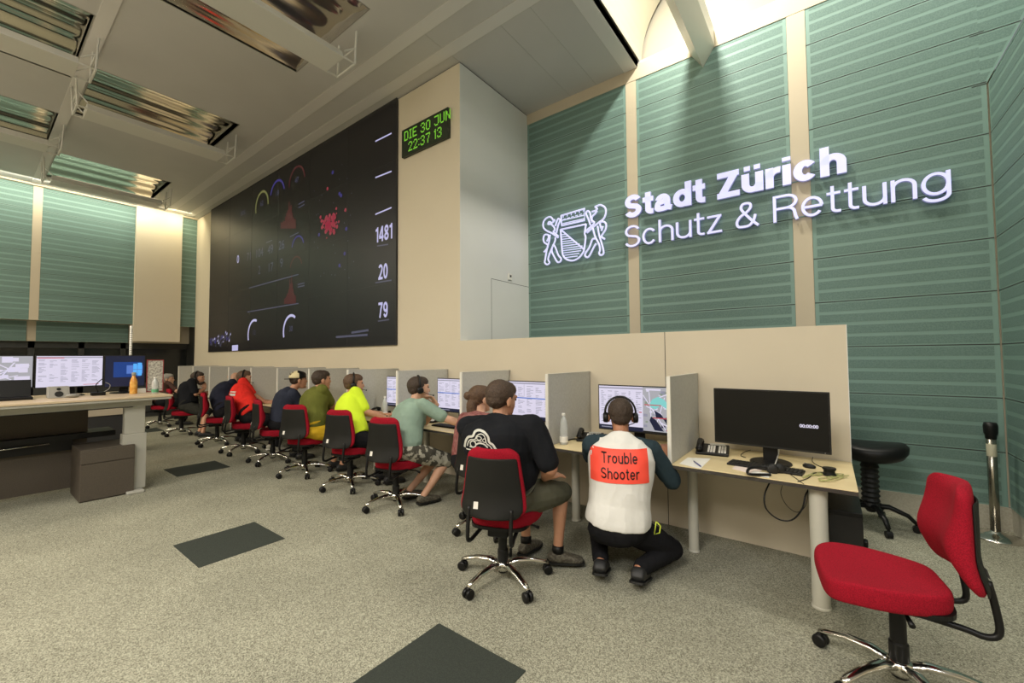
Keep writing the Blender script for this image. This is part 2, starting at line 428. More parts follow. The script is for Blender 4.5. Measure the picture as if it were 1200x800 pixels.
def green(x0, x1, z0, z1, z_first=.661, border=True):
    """one bay of perforated green sheet: frame plate, sunk looking bands, joints; in local x / z, facing -y"""
    mb = MB().box((x0, -.03, z0), (x1, 0, z1), 0)
    p = .4636; k = math.floor((z0-z_first)/p); e = .035 if border else 0
    z = z_first+k*p
    while z < z1:
        for i in range(4):
            a = z+i*p/4+.017; b = a+.082
            a = max(a, z0+.01); b = min(b, z1-.01)
            if b > a+.01: mb.add([(x0+e, -.0312, a), (x1-e, -.0312, a), (x1-e, -.0312, b), (x0+e, -.0312, b)], [(0, 1, 2, 3)], 1)
        if z0 < z < z1: mb.add([(x0, -.0315, z-.004), (x1, -.0315, z-.004), (x1, -.0315, z+.004), (x0, -.0315, z+.004)], [(0, 1, 2, 3)], 2)
        z += p
    return mb
GM = [M['green_lt'], M['green_dk'], M['gap']]
wb = MB().box((-3.75, YG+.03, 0), (1.25, YG+.15, 5.44))
wb.box((-3.745, YG-.012, 5.235), (2.4, YG+.03, 5.44), 1)
wb.box((-2.100, YG-.008, .2), (-1.957, YG+.03, 5.3), 1); wb.box((-.257, YG-.008, .2), (-.09, YG+.03, 5.3), 1)
W_back = struct(wb, 'wall_back', [M['beige'], M['trimbeige']])
for x0, x1 in ((-3.745, -2.102), (-1.955, -.259), (-.088, 1.19)):
    green(x0, x1, .2, 5.24).build('acoustic_panel', GM, W_back, loc=(0, YG+.028, 0))
# above 3.89 m the side wall leans outwards, the back panel follows it
mbx = MB()
lean = lambda z: 1.19+max(0, (z-3.89))*.47
for i in range(12):
    a = 3.89+i*.1159; b = a+.1159
    mbx.add([(1.19, -.03, a), (lean(a), -.03, a), (lean(b), -.03, b), (1.19, -.03, b)], [(0, 1, 2, 3)], 0)
    mbx.add([(1.155, -.0312, a+.017), (lean(a+.017)-.02, -.0312, a+.017), (lean(a+.099)-.02, -.0312, a+.099), (1.155, -.0312, a+.099)], [(0, 1, 2, 3)], 1)
    if i % 4 == 0: mbx.add([(1.1, -.0318, a-.004), (lean(a), -.0318, a-.004), (lean(a), -.0318, a+.004), (1.1, -.0318, a+.004)], [(0, 1, 2, 3)], 2)
mbx.build('acoustic_panel', GM, W_back, loc=(0, YG+.028, 0))
# right wall
wr = MB().box((XR+.03, 3.0, 0), (XR+.15, YG+.15, 3.89)); W_right = struct(wr, 'wall_right', M['beige'])
g = green(-YG, -3.0, .2, 3.89); pn = g.build('acoustic_panel', GM, W_right); pn.rotation_euler = (0, 0, -PI/2); pn.location = (XR+.03, 0, 0)
g = MB(); L = 1.51/math.cos(math.atan(.47)); 
g = green(-YG-.2, -3.0, 3.894, 3.89+1.67); pn = g.build('acoustic_panel', GM, W_right)
th = math.atan(.47)
pn.matrix_local = Matrix.Translation((XR+.03, 0, 3.89)) @ Matrix.Rotation(th, 4, 'Y') @ Matrix.Translation((0, 0, -3.89)) @ Matrix.Rotation(-PI/2, 4, 'Z')
struct(MB().box((XR+.03, 3.0, 0), (7, 2.9, 5.4)), 'wall_return', M['beige'])
# plinths
struct(MB().box((.3, YG-.01, 0), (XR+.02, YG+.03, .2)), 'baseboard_back', M['carpet_base'])
struct(MB().box((-3.7, YG-.01, 0), (.3, YG+.03, .2)), 'baseboard_back_left', M['carpet_base'])
struct(MB().box((XR+.005, 3.0, 0), (XR+.03, YG-.01, .2)), 'baseboard_right', M['carpet_base'])
# far wall
fw = MB().box((XF-.12, -8, 2.40), (XF-.03, YW+.2, 5.4))
fw.box((XF-.04, .86, 2.40), (XF+.004, 1.0, 5.4), 1)
fw.box((XF-.3, 2.565, 1.975), (XF+.1, 3.5, 5.4), 0)
fw.box((XF-.12, -8, 5.36), (XF+.08, YW, 5.4), 1)
W_far = struct(fw, 'wall_far', [M['beige'], M['trimbeige']])
def farpanel(y0, y1, z0, z1, x):
    pnl = green(y0, y1, z0, z1, border=False).build('acoustic_panel', GM, W_far)
    pnl.rotation_euler = (0, 0, PI/2); pnl.location = (x, 0, 0)
farpanel(-8, -1.0, 2.4, 5.36, XF-.03); farpanel(-.84, .858, 2.4, 5.36, XF-.03); farpanel(1.002, 2.563, 2.4, 5.36, XF-.03); farpanel(3.502, YW, 2.4, 5.36, XF-.03)
for y0, y1 in ((-8, .858), (1.002, 2.563)): farpanel(y0, y1, 1.95, 2.4, XF-.45)
struct(MB().box((XF-.6, -8, 1.95), (XF-.47, 4.1, 2.6)).box((XF-.5, .858, 1.95), (XF-.44, 1.002, 2.45), 1), 'wall_far_lower', [M['beige'], M['trimbeige']])
gl = MB().box((XF-.7, -8, 0), (XF-.65, YW+.3, 2.0))
struct(gl, 'window_1', M['dkglass'])
gf = MB()
gf.box((XF-.7, YW, 0), (XF-.0, YW+.1, 2.6))
for y in (-3, -1.6, -.3, .95, 1.75, 2.5): gf.box((XF-.65, y-.05, .0), (XF-.58, y+.05, 1.95))
gf.box((XF-.65, -8, 1.80), (XF-.58, YW, 1.95)); gf.box((XF-.65, -8, 0), (XF-.58, YW, .9))
struct(gf, 'trim_4', M['dkframe'])
# hall sides that the camera does not see
struct(MB().box((-20, -8.1, 0), (7, -8, 5.4)), 'wall_rear', M['beige'])
struct(MB().box((7, -8, 0), (7.1, 3, 5.4)), 'wall_side', M['beige'])
# ceiling: openings for the reflectors and the lit slot
holes = [(-5.64, -3.97, .98, 2.64), (-9.35, -7.68, .98, 2.68), (-13.06, -11.39, .98, 2.68),
         (-5.64, -3.97, -.9, .78), (-9.35+.0, -7.68, -.9, .78), (-13.06+2.4-.0, -9.56, -.9, .84)]
mirrors = [(-5.64, -3.97, .98, 2.64), (-9.35, -7.68, .98, 2.68), (-13.06, -11.39, .98, 2.68),
           (-8.2, -6.5, -.95, .80), (-11.2, -9.56, -.95, .82), (-5.2, -3.5, -.95, .80)]
slot = (-1.93, 2.6, 1.2, YG+.03)
xs = sorted({-20, 7, slot[0], slot[1]} | {m[0] for m in mirrors} | {m[1] for m in mirrors})
ys = sorted({-8, 7, slot[2], slot[3]} | {m[2] for m in mirrors} | {m[3] for m in mirrors})
cl = MB()
for i in range(len(xs)-1):
    for j in range(len(ys)-1):
        cx, cy = (xs[i]+xs[i+1])/2, (ys[j]+ys[j+1])/2
        if any(h[0] < cx < h[1] and h[2] < cy < h[3] for h in mirrors+[slot]): continue
        cl.box((xs[i], ys[j], ZC), (xs[i+1], ys[j+1], ZC+.1))
struct(cl, 'ceiling', M['ceiling'])
t = MB()
t.box((-14, 3.10, ZC-.006), (-1.95, 3.26, ZC)); t.box((-14, 3.55, ZC-.006), (-2.1, 3.71, ZC))
t.box((-14, .82, ZC-.01), (-1.95, .95, ZC)); t.box((-2.11, 3.0, ZC-.006), (-1.935, YG, ZC))
struct(t, 'trim_5', M['ceiling_lt'])
t = MB()
for y in (3.095, 3.265, 3.545, 3.715): t.box((-14, y-.004, ZC-.004), (-2.1, y+.004, ZC))
for x in (-2.53, -2.95, -2.115): t.box((x-.003, 3.71, ZC-.003), (x+.003, YG, ZC))
t.box((-3.76, 3.26, ZC-.003), (-3.754, YW, ZC))
struct(t, 'trim_6', M['divider'])
# lit slot: tall white shaft over the ceiling
s = MB()
x0, x1, y0, y1 = slot
s.box((x0-.05, y0, ZC), (x0, y1, 6.9)); s.box((x0, y0-.05, ZC), (x1, y0, 6.9)); s.box((x1, y0, ZC), (x1+.05, y1, 6.9)); s.box((x0, y1+.12, 5.44), (x1, y1+.2, 6.9))
s.box((x0-.1, y0-.1, 6.9), (x1+.1, y1+.25, 7.0))
struct(s, 'ceiling_slot', M['slot_white'])
# curved reflector sheet inside the slot
c = MB(); prev = None
for i in range(17):
    a = i/16*PI/2; yy = 5.42-.02; 
    p = (x0+.02+1.0*(1-math.cos(a)), 5.5+1.1*math.sin(a))
    if prev: c.add([(prev[0], 3.2, prev[1]), (prev[0], 5.50, prev[1]), (p[0], 5.50, p[1]), (p[0], 3.2, p[1])], [(0, 1, 2, 3)])
    prev = p
struct(c, 'trim_7', mat('satin_reflector', (.75, .72, .6), .28, .7), smooth=True)
# V shaped beam crossing the slot
b = MB(); prof = [(-1.114, 5.04), (-.979, 5.25), (-.979, 5.46), (-1.25, 5.46), (-1.25, 5.25)]
b.rings([[(x, y, z) for x, z in prof] for y in (1.15, YG-.005)])
struct(b, 'trim_8', mat('beam_paint', (.5, .5, .43), .35))

# ------------------------------------------------------------------ ceiling luminaires
def luminaire(x0, x1, y0, y1, label, box_z=4.98, bx=None, lit=.06):
    t = thing('ceiling_luminaire', label, 'ceiling light', ((x0+x1)/2, (y0+y1)/2, ZC), 0, 'mirror reflector luminaires in the ceiling')
    cx, cy = (x0+x1)/2, (y0+y1)/2; hx, hy = (x1-x0)/2, (y1-y0)/2
    m = MB(); n = 60; rs = []
    pts = []
    for i in range(n+1):
        u = i/n; x = -hx+2*hx*u
        z = .01+.15*math.sin(PI*u)**.8+.010*math.cos(u*2*PI*5)
        pts.append((x, z))
    for i in range(n):
        (xa, za), (xb, zb) = pts[i], pts[i+1]
        m.add([(xa, -hy, za), (xb, -hy, zb), (xb, hy, zb), (xa, hy, za)], [(0, 1, 2, 3)])
    m.build('reflector', M['mirror'], t, smooth=True)
    f = MB()
    for a, b_ in (((-hx-.01, -hy-.01, -.004), (-hx, hy+.01, .2)), ((hx, -hy-.01, -.004), (hx+.01, hy+.01, .2)), ((-hx, -hy-.01, -.004), (hx, -hy, .2)), ((-hx, hy, -.004), (hx, hy+.01, .2))): f.box(a, b_)
    f.build('frame', M['greyp'], t)
    bz = box_z-ZC; bx = bx if bx is not None else .25
    lb = MB(); pr = [(-.2, 0), (.2, 0), (.15, .10), (-.15, .10)]
    lb.rings([[(bx+x, y, bz+z) for x, z in pr] for y in (-hy-.02, hy-.06)])
    lb.build('lamp_housing', M['lumwhite'], t, bevel=.006)
    MB().cyl((bx, -hy+.05, bz+.13), (bx, hy-.12, bz+.13), .022, n=10).build('lamp_tube', emis('lamp_tube_%g' % lit, (1, .82, .58), lit*10), t, smooth=True)
    for sgn in (-1, 1):
        br = MB(); ye = hy-.05 if sgn > 0 else -hy-.02; yo = hy+.08 if sgn > 0 else -hy-.12
        for xx in (bx-.19, bx+.19):
            br.tube([(xx, ye-.01*sgn, bz+.01), (xx, yo, bz+.01), (xx, yo+.02*sgn, -.0)], .013, 6)
            br.tube([(xx, ye, bz+.09), (xx, yo, bz+.2)], .009, 6)
        br.tube([(bx-.19, yo, bz+.01), (bx+.19, yo, bz+.01)], .013, 6); br.tube([(bx-.19, yo, bz+.2), (bx+.19, yo, bz+.2)], .009, 6)
        br.build('bracket', M['lumwhite'], t)
    return t
luminaire(*mirrors[0], 'large mirror ceiling luminaire with white lamp housing, the one nearest the video wall corner', lit=.5)
luminaire(*mirrors[1], 'mirror ceiling luminaire with white housing, second in the row along the video wall')
luminaire(*mirrors[2], 'mirror ceiling luminaire nearest the far green wall, housing seen dark against it')
luminaire(*mirrors[3], 'mirror ceiling luminaire cut off by the top left corner of the photo', lit=.5)
luminaire(*mirrors[4], 'mirror ceiling luminaire at the left picture edge above the far green panels')

# ------------------------------------------------------------------ desks and dividers
who = ['empty workplace', 'white vest man', 'maroon shirt woman', 'sage green shirt man', 'neon yellow shirt man',
       'olive shirt man', 'cap wearer', 'red shirt man', 'bald man in navy', 'person in black', 'far empty place', 'brown shirt person']
DX = lambda k: -.91-1.022*k if k < 4 else -.91-1.022*4-1.003*(k-4)
DEPTHF = 3.045
def make_desk(w, label, loc, right_leg=False):
    t = thing('desk', label, 'desk', loc, 0, 'desks along the beige partition')
    MB().box((0, 0, .722), (w, .8, .74)).build('desk_top', M['desk'], t, bevel=.002)
    MB().box((0, .001, .712), (w, .80, .7215)).box((-.0, -.002, .712), (w, .003, .734)).build('edge_band', M['desk_edge'], t)
    if right_leg:
        MB().lathe((w-.187, .09, 0), [(.05, 0), (.05, .012), (.046, .015), (.046, .70)], 28).build('desk_leg', M['leg_grey'], t, smooth=False, bevel=.002)
    MB().lathe((.045, .41, 0), [(.042, 0), (.042, .01), (.037, .014), (.037, .70)], 24).build('desk_leg', M['leg_grey'], t, bevel=.002)
    return t
for k in range(0, 12):
    xr = .117 if k == 0 else DX(k-1)-.001; xl = DX(k)+.001
    make_desk(xr-xl, 'pale wooden desk with dark edge at the '+who[k], (xl, DEPTHF, 0), k == 0)
def make_divider(label, x):
    t = thing('desk_divider', label, 'divider', (x, DEPTHF, .74), 0, 'grey dividers between the desks')
    MB().box((-.011, .012, .0015), (.011, .80, .615)).build('panel', M['divider'], t)
    MB().box((-.013, -.004, .0015), (.013, .012, .618)).box((-.013, .012, .615), (.013, .80, .618)).build('edge_strip', M['divider_edge'], t)
    MB().cyl((.0, .80, .0015), (.0, .80, .61), .008, n=8).build('hinge', M['greyp'], t)
    return t
for k in range(12):
    make_divider('grey desk divider between the %s and the %s' % (who[k], who[k+1] if k+1 < 12 else 'far row end'), DX(k))

# ------------------------------------------------------------------ office chairs
def outline(n, w, d, ex=3.2, taper=0.0):
    o = []
    for i in range(n):
        a = 2*PI*i/n; c, s_ = math.cos(a), math.sin(a)
        x = abs(c)**(2/ex)*(1 if c > 0 else -1); y = abs(s_)**(2/ex)*(1 if s_ > 0 else -1)
        o.append((x*w/2*(1-taper*max(0, -y)), y*d/2))
    return o
def make_chair(label, lift=0.0, tagside=True, base=29):
    t = thing('office_chair', label, 'office chair', (0, 0, 0), 0, 'red office chairs')
    zt = .455+lift
    # seat
    o = outline(48, .49, .455, 4.8, .30)
    lay = [(.80, -.088), (.95, -.086), (.985, -.075), (1.0, -.05), (1.0, -.022), (.985, -.008), (.955, -.001), (.9, .0), (.6, -.004), (.25, -.008)]
    rs = []
    for sc, z in lay:
        r = []
        for x, y in o:
            yy = y*sc; zz = z
            fr = max(0, yy-.10); zz -= fr*fr*1.1; zz += max(0, -yy-.16)*.1
            if z > -.03: zz += .012*(abs(x*sc)/.245)**2
            r.append((x*sc, .065+yy, zt+zz))
        rs.append(r)
    seat = MB().rings(rs).build('seat', M['red'], t, smooth=True, sub=1)
    o2 = outline(32, .40, .38, 3.5)
    MB().rings([[(x*a, .02+y*a, zt-z) for x, y in o2] for a, z in ((.8, .105), (1, .09), (1, .07))]).build('seat_pan', M['blackp'], t, smooth=False)
    # backrest: cushion in front of a dark shell
    H = .415; zb = zt+.035
    def prof(v):   # y of the shell's rear face over height v 0..1
        return -.252-.035*max(0, 1-v/.35)**1.6-.012*v
    def half(v): return (.232-.062*v)*(1-.35*max(0, (v-.9)/.1)**2)*(1-.14*max(0, (.12-v)/.12)**2)
    def sheet(thick_f, off, wsc, hs0, hs1, name, m):
        nu, nv = 14, 16; fr = []; bk = []
        for j in range(nv+1):
            v = hs0+(hs1-hs0)*j/nv; a = []; c_ = []
            for i in range(nu+1):
                u = -1+2*i/nu; x = u*half(v)*wsc
                curve = .055*(u*u)
                e = (1-abs(u)**5)**.5*(1-abs(2*(j/nv)-1)**7)**.5
                y0 = prof(v)+off+curve
                a.append((x, y0+thick_f*(.45+.55*e)+.042*math.exp(-((v-.42)/.24)**2)*e*(1 if thick_f > .03 else 0), zb+v*H)); c_.append((x, y0, zb+v*H))
            fr.append(a); bk.append(c_)
        mb = MB(); n0 = nu+1
        vs = [p for r in fr for p in r]+[p for r in bk for p in r]; N = n0*(nv+1); fs = []
        for j in range(nv):
            for i in range(nu):
                a = j*n0+i; fs.append((a+1, a, a+n0, a+n0+1)); fs.append((N+a, N+a+1, N+a+n0+1, N+a+n0))
        for j in range(nv):
            a = j*n0; fs.append((a, N+a, N+a+n0, a+n0)); a += nu; fs.append((N+a, a, a+n0, N+a+n0))
        for i in range(nu):
            fs.append((i, i+1, N+i+1, N+i)); a = nv*n0+i; fs.append((a+1, a, N+a, N+a+1))
        mb.add(vs, fs)
        return mb.build(name, m, t, smooth=True, bevel=.0, sub=1)
    back = sheet(.062, .012, 1.0, .0, 1.0, 'backrest', M['red'])
    sh = sheet(.016, -.004, .93, -.03, .86, 'backrest_shell', M['shell'])
    if tagside:
        tm = MB(); tp = []
        for k in range(5):
            v_ = .10+.10*k/4; cv = .055*(.088/(half(v_)*.93))**2
            tp.append([(-.105, prof(v_)+cv-.0065, zb+v_*H), (-.07, prof(v_)+cv-.0065, zb+v_*H)])
        for k in range(4): tm.add([tp[k][0], tp[k][1], tp[k+1][1], tp[k+1][0]], [(0, 1, 2, 3)])
        tm.build('tag', M['tagw'], sh)
    for s_ in (-1, 1):
        path = smooth_path([(s_*.12, -.02, zt-.11), (s_*.13, -.17, zt-.125), (s_*.14, -.235, zt-.135), (s_*.142, -.272, zt-.11), (s_*.142, -.266, zt-.02), (s_*.14, -.248, zt+.085)], 4)
        MB().tube(path, .0125, 10).build('back_tube', M['blackp'], t, smooth=True)
    mm = MB().box((-.07, -.12, zt-.155), (.07, .10, zt-.09)).box((-.10, -.05, zt-.14), (.10, .04, zt-.1))
    mech = mm.build('mechanism', M['blackp'], t, bevel=.012)
    MB().tube([(.1, .06, zt-.12), (.19, .08, zt-.125), (.235, .085, zt-.14)], [.006, .006, .012], 8).build('lever', M['blackp'], mech, smooth=True)
    MB().tube([(-.1, .0, zt-.12), (-.2, .0, zt-.13)], [.006, .012], 8).build('lever', M['blackp'], mech, smooth=True)
    MB().lathe((0, 0, 0), [(.03, .05), (.036, .06), (.036, .2), (.03, .205), (.03, zt-.15)], 20).build('gas_column', M['blackp'], t, bevel=.001)
    MB().lathe((0, 0, 0), [(.02, .062), (.048, .07), (.05, .115), (.04, .125), (.03, .127)], 24).build('hub', M['chrome'], t, smooth=True)
    for i in range(5):
        a = 2*PI*i/5+math.radians(base); c_, s_ = math.cos(a), math.sin(a)
        pts = [(c_*r, s_*r, z) for r, z in ((.03, .10), (.10, .118), (.2, .11), (.29, .086), (.32, .074))]
        lg = MB().tube(pts, [.027, .027, .023, .02, .015], 12, flat=(1, .65)).build('base_leg', M['chrome'], t, smooth=True)
        x, y = c_*.315, s_*.315
        ck = MB(); tx, ty = -s_, c_
        for q in (-.016, .016):
            rs = []
            for (rr, h) in ((.02, -.012), (.030, -.010), (.032, 0), (.030, .010), (.02, .012)):
                rs.append([(x+tx*(q+h)+c_*math.cos(b)*rr, y+ty*(q+h)+s_*math.cos(b)*rr, .0325+math.sin(b)*rr) for b in [2*PI*j/16 for j in range(16)]])
            ck.rings(rs)
        ck.cyl((x, y, .03), (x, y, .075), .009)
        ck.build('caster', M['blackp'], lg, smooth=True)
    return t
A = math.radians
ch0 = make_chair('empty red office chair in the foreground at right, turned to the desk row', .055, True, 59)
ch0.location = (.22, 2.60, 0); ch0.rotation_euler = (0, 0, A(98))
ch1 = make_chair('red office chair under the big man in black shirt and olive shorts', .02)
ch1.location = (-1.80, 2.26, 0); ch1.rotation_euler = (0, 0, A(20))
chairs = [((-2.44, 2.86), 6, 'red office chair of the woman in maroon, mostly hidden behind the black shirt man'),
          ((-3.56, 2.72), 14, 'red office chair of the man in sage green shirt and camouflage shorts'),
          ((-4.52, 2.80), 16, 'red office chair of the man in the neon yellow shirt'),
          ((-5.52, 2.76), 22, 'red office chair of the man in olive shirt and yellow shorts'),
          ((-6.55, 2.80), -14, 'red office chair of the man wearing the black and cream cap'),
          ((-7.60, 2.80), -12, 'red office chair of the man in the red shirt'),
          ((-8.70, 2.78), -20, 'red office chair of the bald man in navy'),
          ((-10.45, 2.72), -16, 'red office chair of the bearded person in black shirt'),
          ((-12.1, 2.75), -10, 'red office chair at the far end behind the raised console')]
for (x, y), r, lb in chairs:
    dup(ch1, (x, y, 0), A(r), lb)

# ------------------------------------------------------------------ people
def ik(a, c, l1, l2, pole):
    a, c, pole = V(a), V(c), V(pole); d = c-a; L = d.length
    if L > (l1+l2)*.995: c = a+d.normalized()*(l1+l2)*.995; d = c-a; L = d.length
    x = (l1*l1-l2*l2+L*L)/(2*L); h = math.sqrt(max(0, l1*l1-x*x)); n = d.normalized()
    p = pole-n*pole.dot(n)
    if p.length < 1e-5: p = V((0, 0, -1))
    return a+n*x+p.normalized()*h, c
def caps(mb, a, b, ra, rb, n=14):
    a, b = V(a), V(b); d = (b-a).normalized() if (b-a).length > 1e-6 else V((0, 0, 1))
    up = V((0, 0, 1)) if abs(d.z) < .9 else V((1, 0, 0)); x = up.cross(d).normalized(); y = d.cross(x)
    rs = []
    def ring(c, r): rs.append([c+x*math.cos(2*PI*j/n)*r+y*math.sin(2*PI*j/n)*r for j in range(n)])
    for i in range(1, 5): th = PI/2*i/5; ring(a-d*ra*math.cos(th), ra*math.sin(th))
    ring(a, ra); ring(b, rb)
    for i in range(4, 0, -1): th = PI/2*i/5; ring(b+d*rb*math.cos(th), rb*math.sin(th))
    mb.rings(rs)
def tapered(mb, pts, rad):
    for i in range(len(pts)-1): caps(mb, pts[i], pts[i+1], rad[i], rad[i+1])
def hand(mb, wrist, fwd, nrm, side, curl=.5, s=1.0):
    """palm, four fingers and a thumb; nrm points out of the back of the hand; side=+1 thumb towards fwd x nrm"""
    f = V(fwd).normalized(); n = V(nrm); n = (n-f*n.dot(f)).normalized(); t = f.cross(n)*side
    w_ = V(wrist)
    for k in range(4):
        o = t*(.030-.020*k)*s
        caps(mb, w_+f*.015*s+o*.6, w_+f*.088*s+o, .0145*s, .0125*s, 10)
        L = [.040, .044, .041, .033][k]*s; p = w_+f*.09*s+o; d = f.copy()
        r = .0095*s
        for j in range(3):
            d = (Matrix.Rotation(-curl*(.9 if j else .6), 3, n.cross(f)) @ d).normalized() if False else (d-n*curl*(.55 if j == 0 else .75)).normalized()
            q = p+d*L*(1, .7, .55)[j]; caps(mb, p, q, r, r*.9, 8); p = q; r *= .92
    p = w_+f*.03*s+t*.028*s; d = (f*.6+t*.75-n*.15).normalized(); q = p+d*.042*s; caps(mb, p, q, .0135*s, .011*s, 8)
    d = (f*.9+t*.25-n*.3).normalized(); r_ = q+d*.034*s; caps(mb, q, r_, .0105*s, .0095*s, 8)
def finish(mb, name, m, parent, org, voxel, sm=4, wr=0, wsc=9):
    mods = [('REMESH', dict(mode='VOXEL', voxel_size=voxel, use_smooth_shade=True)), ('SMOOTH', dict(factor=.5, iterations=sm))]
    me = eval_mesh(mb, mods); me.name = name
    if wr:
        me.update()
        nrm = [v_.normal.copy() for v_ in me.vertices]
        for vv, n_ in zip(me.vertices, nrm):
            c = vv.co.copy(); nn = noise.noise(V((c.x*wsc, c.y*wsc, c.z*wsc*.55)))+.5*noise.noise(V((c.x*wsc*2.3+7, c.y*wsc*2.3, c.z*wsc*1.6)))
            nn = (1-abs(nn)*2.2)
            vv.co = c+n_*nn*wr
    O = V(org)
    for vv in me.vertices: vv.co = vv.co-O
    me.polygons.foreach_set('use_smooth', [True]*len(me.polygons))
    me.materials.clear(); me.materials.append(m)
    o = bpy.data.objects.new(name, me); COL.objects.link(o); o.parent = parent
    return o
def azv(d): a = math.radians(d); return V((math.sin(a), math.cos(a), 0))

def person(label, org, hip, neck, head, hz, sz, face, arms, legs, skin, shirt, pants, hair, shoes, heft=1.0, hs=1.06, voxel=.009,
           sleeve=.6, short=True, bulge=.05, shoulder=.185, vest=None, beard=None, sock=None, wrinkle=.004, facepitch=0, cap=False, bun=False, ss=1.0):
    """all joints in world space; hz pelvis azimuth, sz shoulder azimuth, face = head azimuth (degrees, 0 = +Y, + = to +X)"""
    org = V(org); t = thing('person', label, 'person', org)
    hip, neck, head = V(hip), V(neck), V(head)
    mid = (hip+neck)/2-azv((hz+sz)/2)*bulge
    def spine(u): return hip*(1-u)**2+(mid*2-(hip+neck)/2)*2*u*(1-u)+neck*u*u
    def frame(u):
        T = (spine(min(1, u+.02))-spine(max(0, u-.02))).normalized(); az = hz*(1-u)+sz*u; f0 = azv(az); r = V((f0.y, -f0.x, 0)); F = T.cross(r).normalized(); r = F.cross(T).normalized(); return r, F, T
    prof = [(-.02, .15, .11), (.08, .168, .12), (.25, .158, .118), (.42, .158, .118), (.58, .172, .122), (.74, .18, .122), (.85, .165, .105), (.92, .12, .085), (.97, .075, .07), (1.0, .056, .058)]
    def torso(mb, inf, u0=-.05, u1=1.1, hw=1.0):
        rs = []
        for (u, a, b) in prof:
            if u < u0 or u > u1: continue
            r, F, T = frame(max(0, u)); c = spine(u); k = heft if .1 < u < .9 else (1+heft)/2
            a = a*k+inf; b = b*k*hw+inf
            c = c+F*(.03*(heft-1)*6*math.exp(-((u-.3)/.25)**2))
            ring = []
            for j in range(28):
                q = 2*PI*j/28; cs, sn = math.cos(q), math.sin(q)
                ring.append(c+r*a*math.copysign(abs(cs)**.82, cs)+F*b*math.copysign(abs(sn)**.9, sn))
            rs.append(ring)
        mb.rings(rs)
    r8, F8, T8 = frame(.86); c8 = spine(.87)
    S = {s_: c8+r8*s_*shoulder*(heft*.5+.5)+T8*.005 for s_ in (-1, 1)}
    rh, Fh, Th = frame(0.0); Hh = {s_: hip+V((azv(hz).y, -azv(hz).x, 0))*s_*.092+V((0, 0, -.01)) for s_ in (-1, 1)}
    ua, fa = .285, .25
    J = {}
    for s_ in (-1, 1):
        wr_, pole = arms[s_][0], arms[s_][1]
        e, w2 = ik(S[s_], wr_, ua, fa, pole); J[s_] = (e, w2)
    K = {}
    for s_ in (-1, 1):
        an, pole = legs[s_][0], legs[s_][1]
        K[s_] = ik(Hh[s_], an, .43, .41, pole)
    ar = (heft*.5+.5)
    # ---- body
    B = MB(); torso(B, -.004)
    caps(B, neck-T8*.03, head-V((0, 0, .05))-azv(face)*.012, .056, .056)
    for s_ in (-1, 1):
        caps(B, spine(.93)+r8*s_*.06, S[s_], .055, .055*ar)
        e, w2 = J[s_]
        tapered(B, [S[s_], S[s_].lerp(e, .5), e, e.lerp(w2, .35), w2], [.052*ar, .048*ar, .039*ar, .041*ar, .025])
        if len(arms[s_]) > 2: fd, nr, cu = arms[s_][2:5]
        else: fd, nr, cu = (w2-e), V((0, 0, 1)), .4
        hand(B, w2, fd, nr, -s_, cu)
        kn, an = K[s_]; h0 = Hh[s_]
        tapered(B, [h0, h0.lerp(kn, .5), kn], [.09*ar, .075*ar, .052])
        cb = kn.lerp(an, .32)-(azv(hz)*.012)
        tapered(B, [kn, cb, kn.lerp(an, .7), an], [.05, .053, .038, .034])
    # head
    hf = azv(face); hf.z = facepitch; hf.normalize(); hr = V((hf.y, -hf.x, 0)).normalized(); hu = hr.cross(hf).normalized()
    RM = Matrix((hr, hf, hu)).transposed()
    def hp(x, y, z): return head+(hr*x+hf*y+hu*z)*hs
    def he(mb, c, r): mb.ell(hp(*c), [q*hs for q in r], RM)
    he(B, (0, -.01, .025), (.074, .094, .082)); he(B, (0, .035, -.02), (.062, .062, .082)); he(B, (0, .045, -.085), (.045, .045, .034))
    he(B, (0, .04, -.06), (.055, .05, .045)); caps(B, hp(0, .088, .01), hp(0, .102, -.026), .008*hs, .012*hs)
    caps(B, hp(-.035, .082, .03), hp(.035, .082, .03), .012*hs, .012*hs); he(B, (0, .088, -.06), (.026, .012, .011)); he(B, (0, .082, -.1), (.02, .015, .016))
    for s_ in (-1, 1): he(B, (s_*.077, -.008, -.012), (.010, .02, .032))
    finish(B, 'body', skin, t, org, voxel*.8 if voxel > .006 else voxel, 3)
    for s_ in (-1, 1): MB().ell(hp(s_*.03, .0855, .012)-org, [.012*hs, .007*hs, .007*hs], RM, nu=10, nv=6).build('eye', M['eye'], t, smooth=True)
    # ---- shirt
    if shirt:
        C_ = MB(); torso(C_, .016, hw=1.03)
        for s_ in (-1, 1):
            caps(C_, spine(.92)+r8*s_*.05, S[s_], .062, .068*ar)
            e, w2 = J[s_]; L1 = min(sleeve, 1)
            pe = S[s_].lerp(e, L1); tapered(C_, [S[s_], pe], [.068*ar, .062*ar])
            if sleeve > 1: pw = e.lerp(w2, sleeve-1); tapered(C_, [pe, pw], [.052*ar, .042*ar])
        finish(C_, 'shirt', shirt, t, org, voxel, 4, wrinkle)
    vo = None
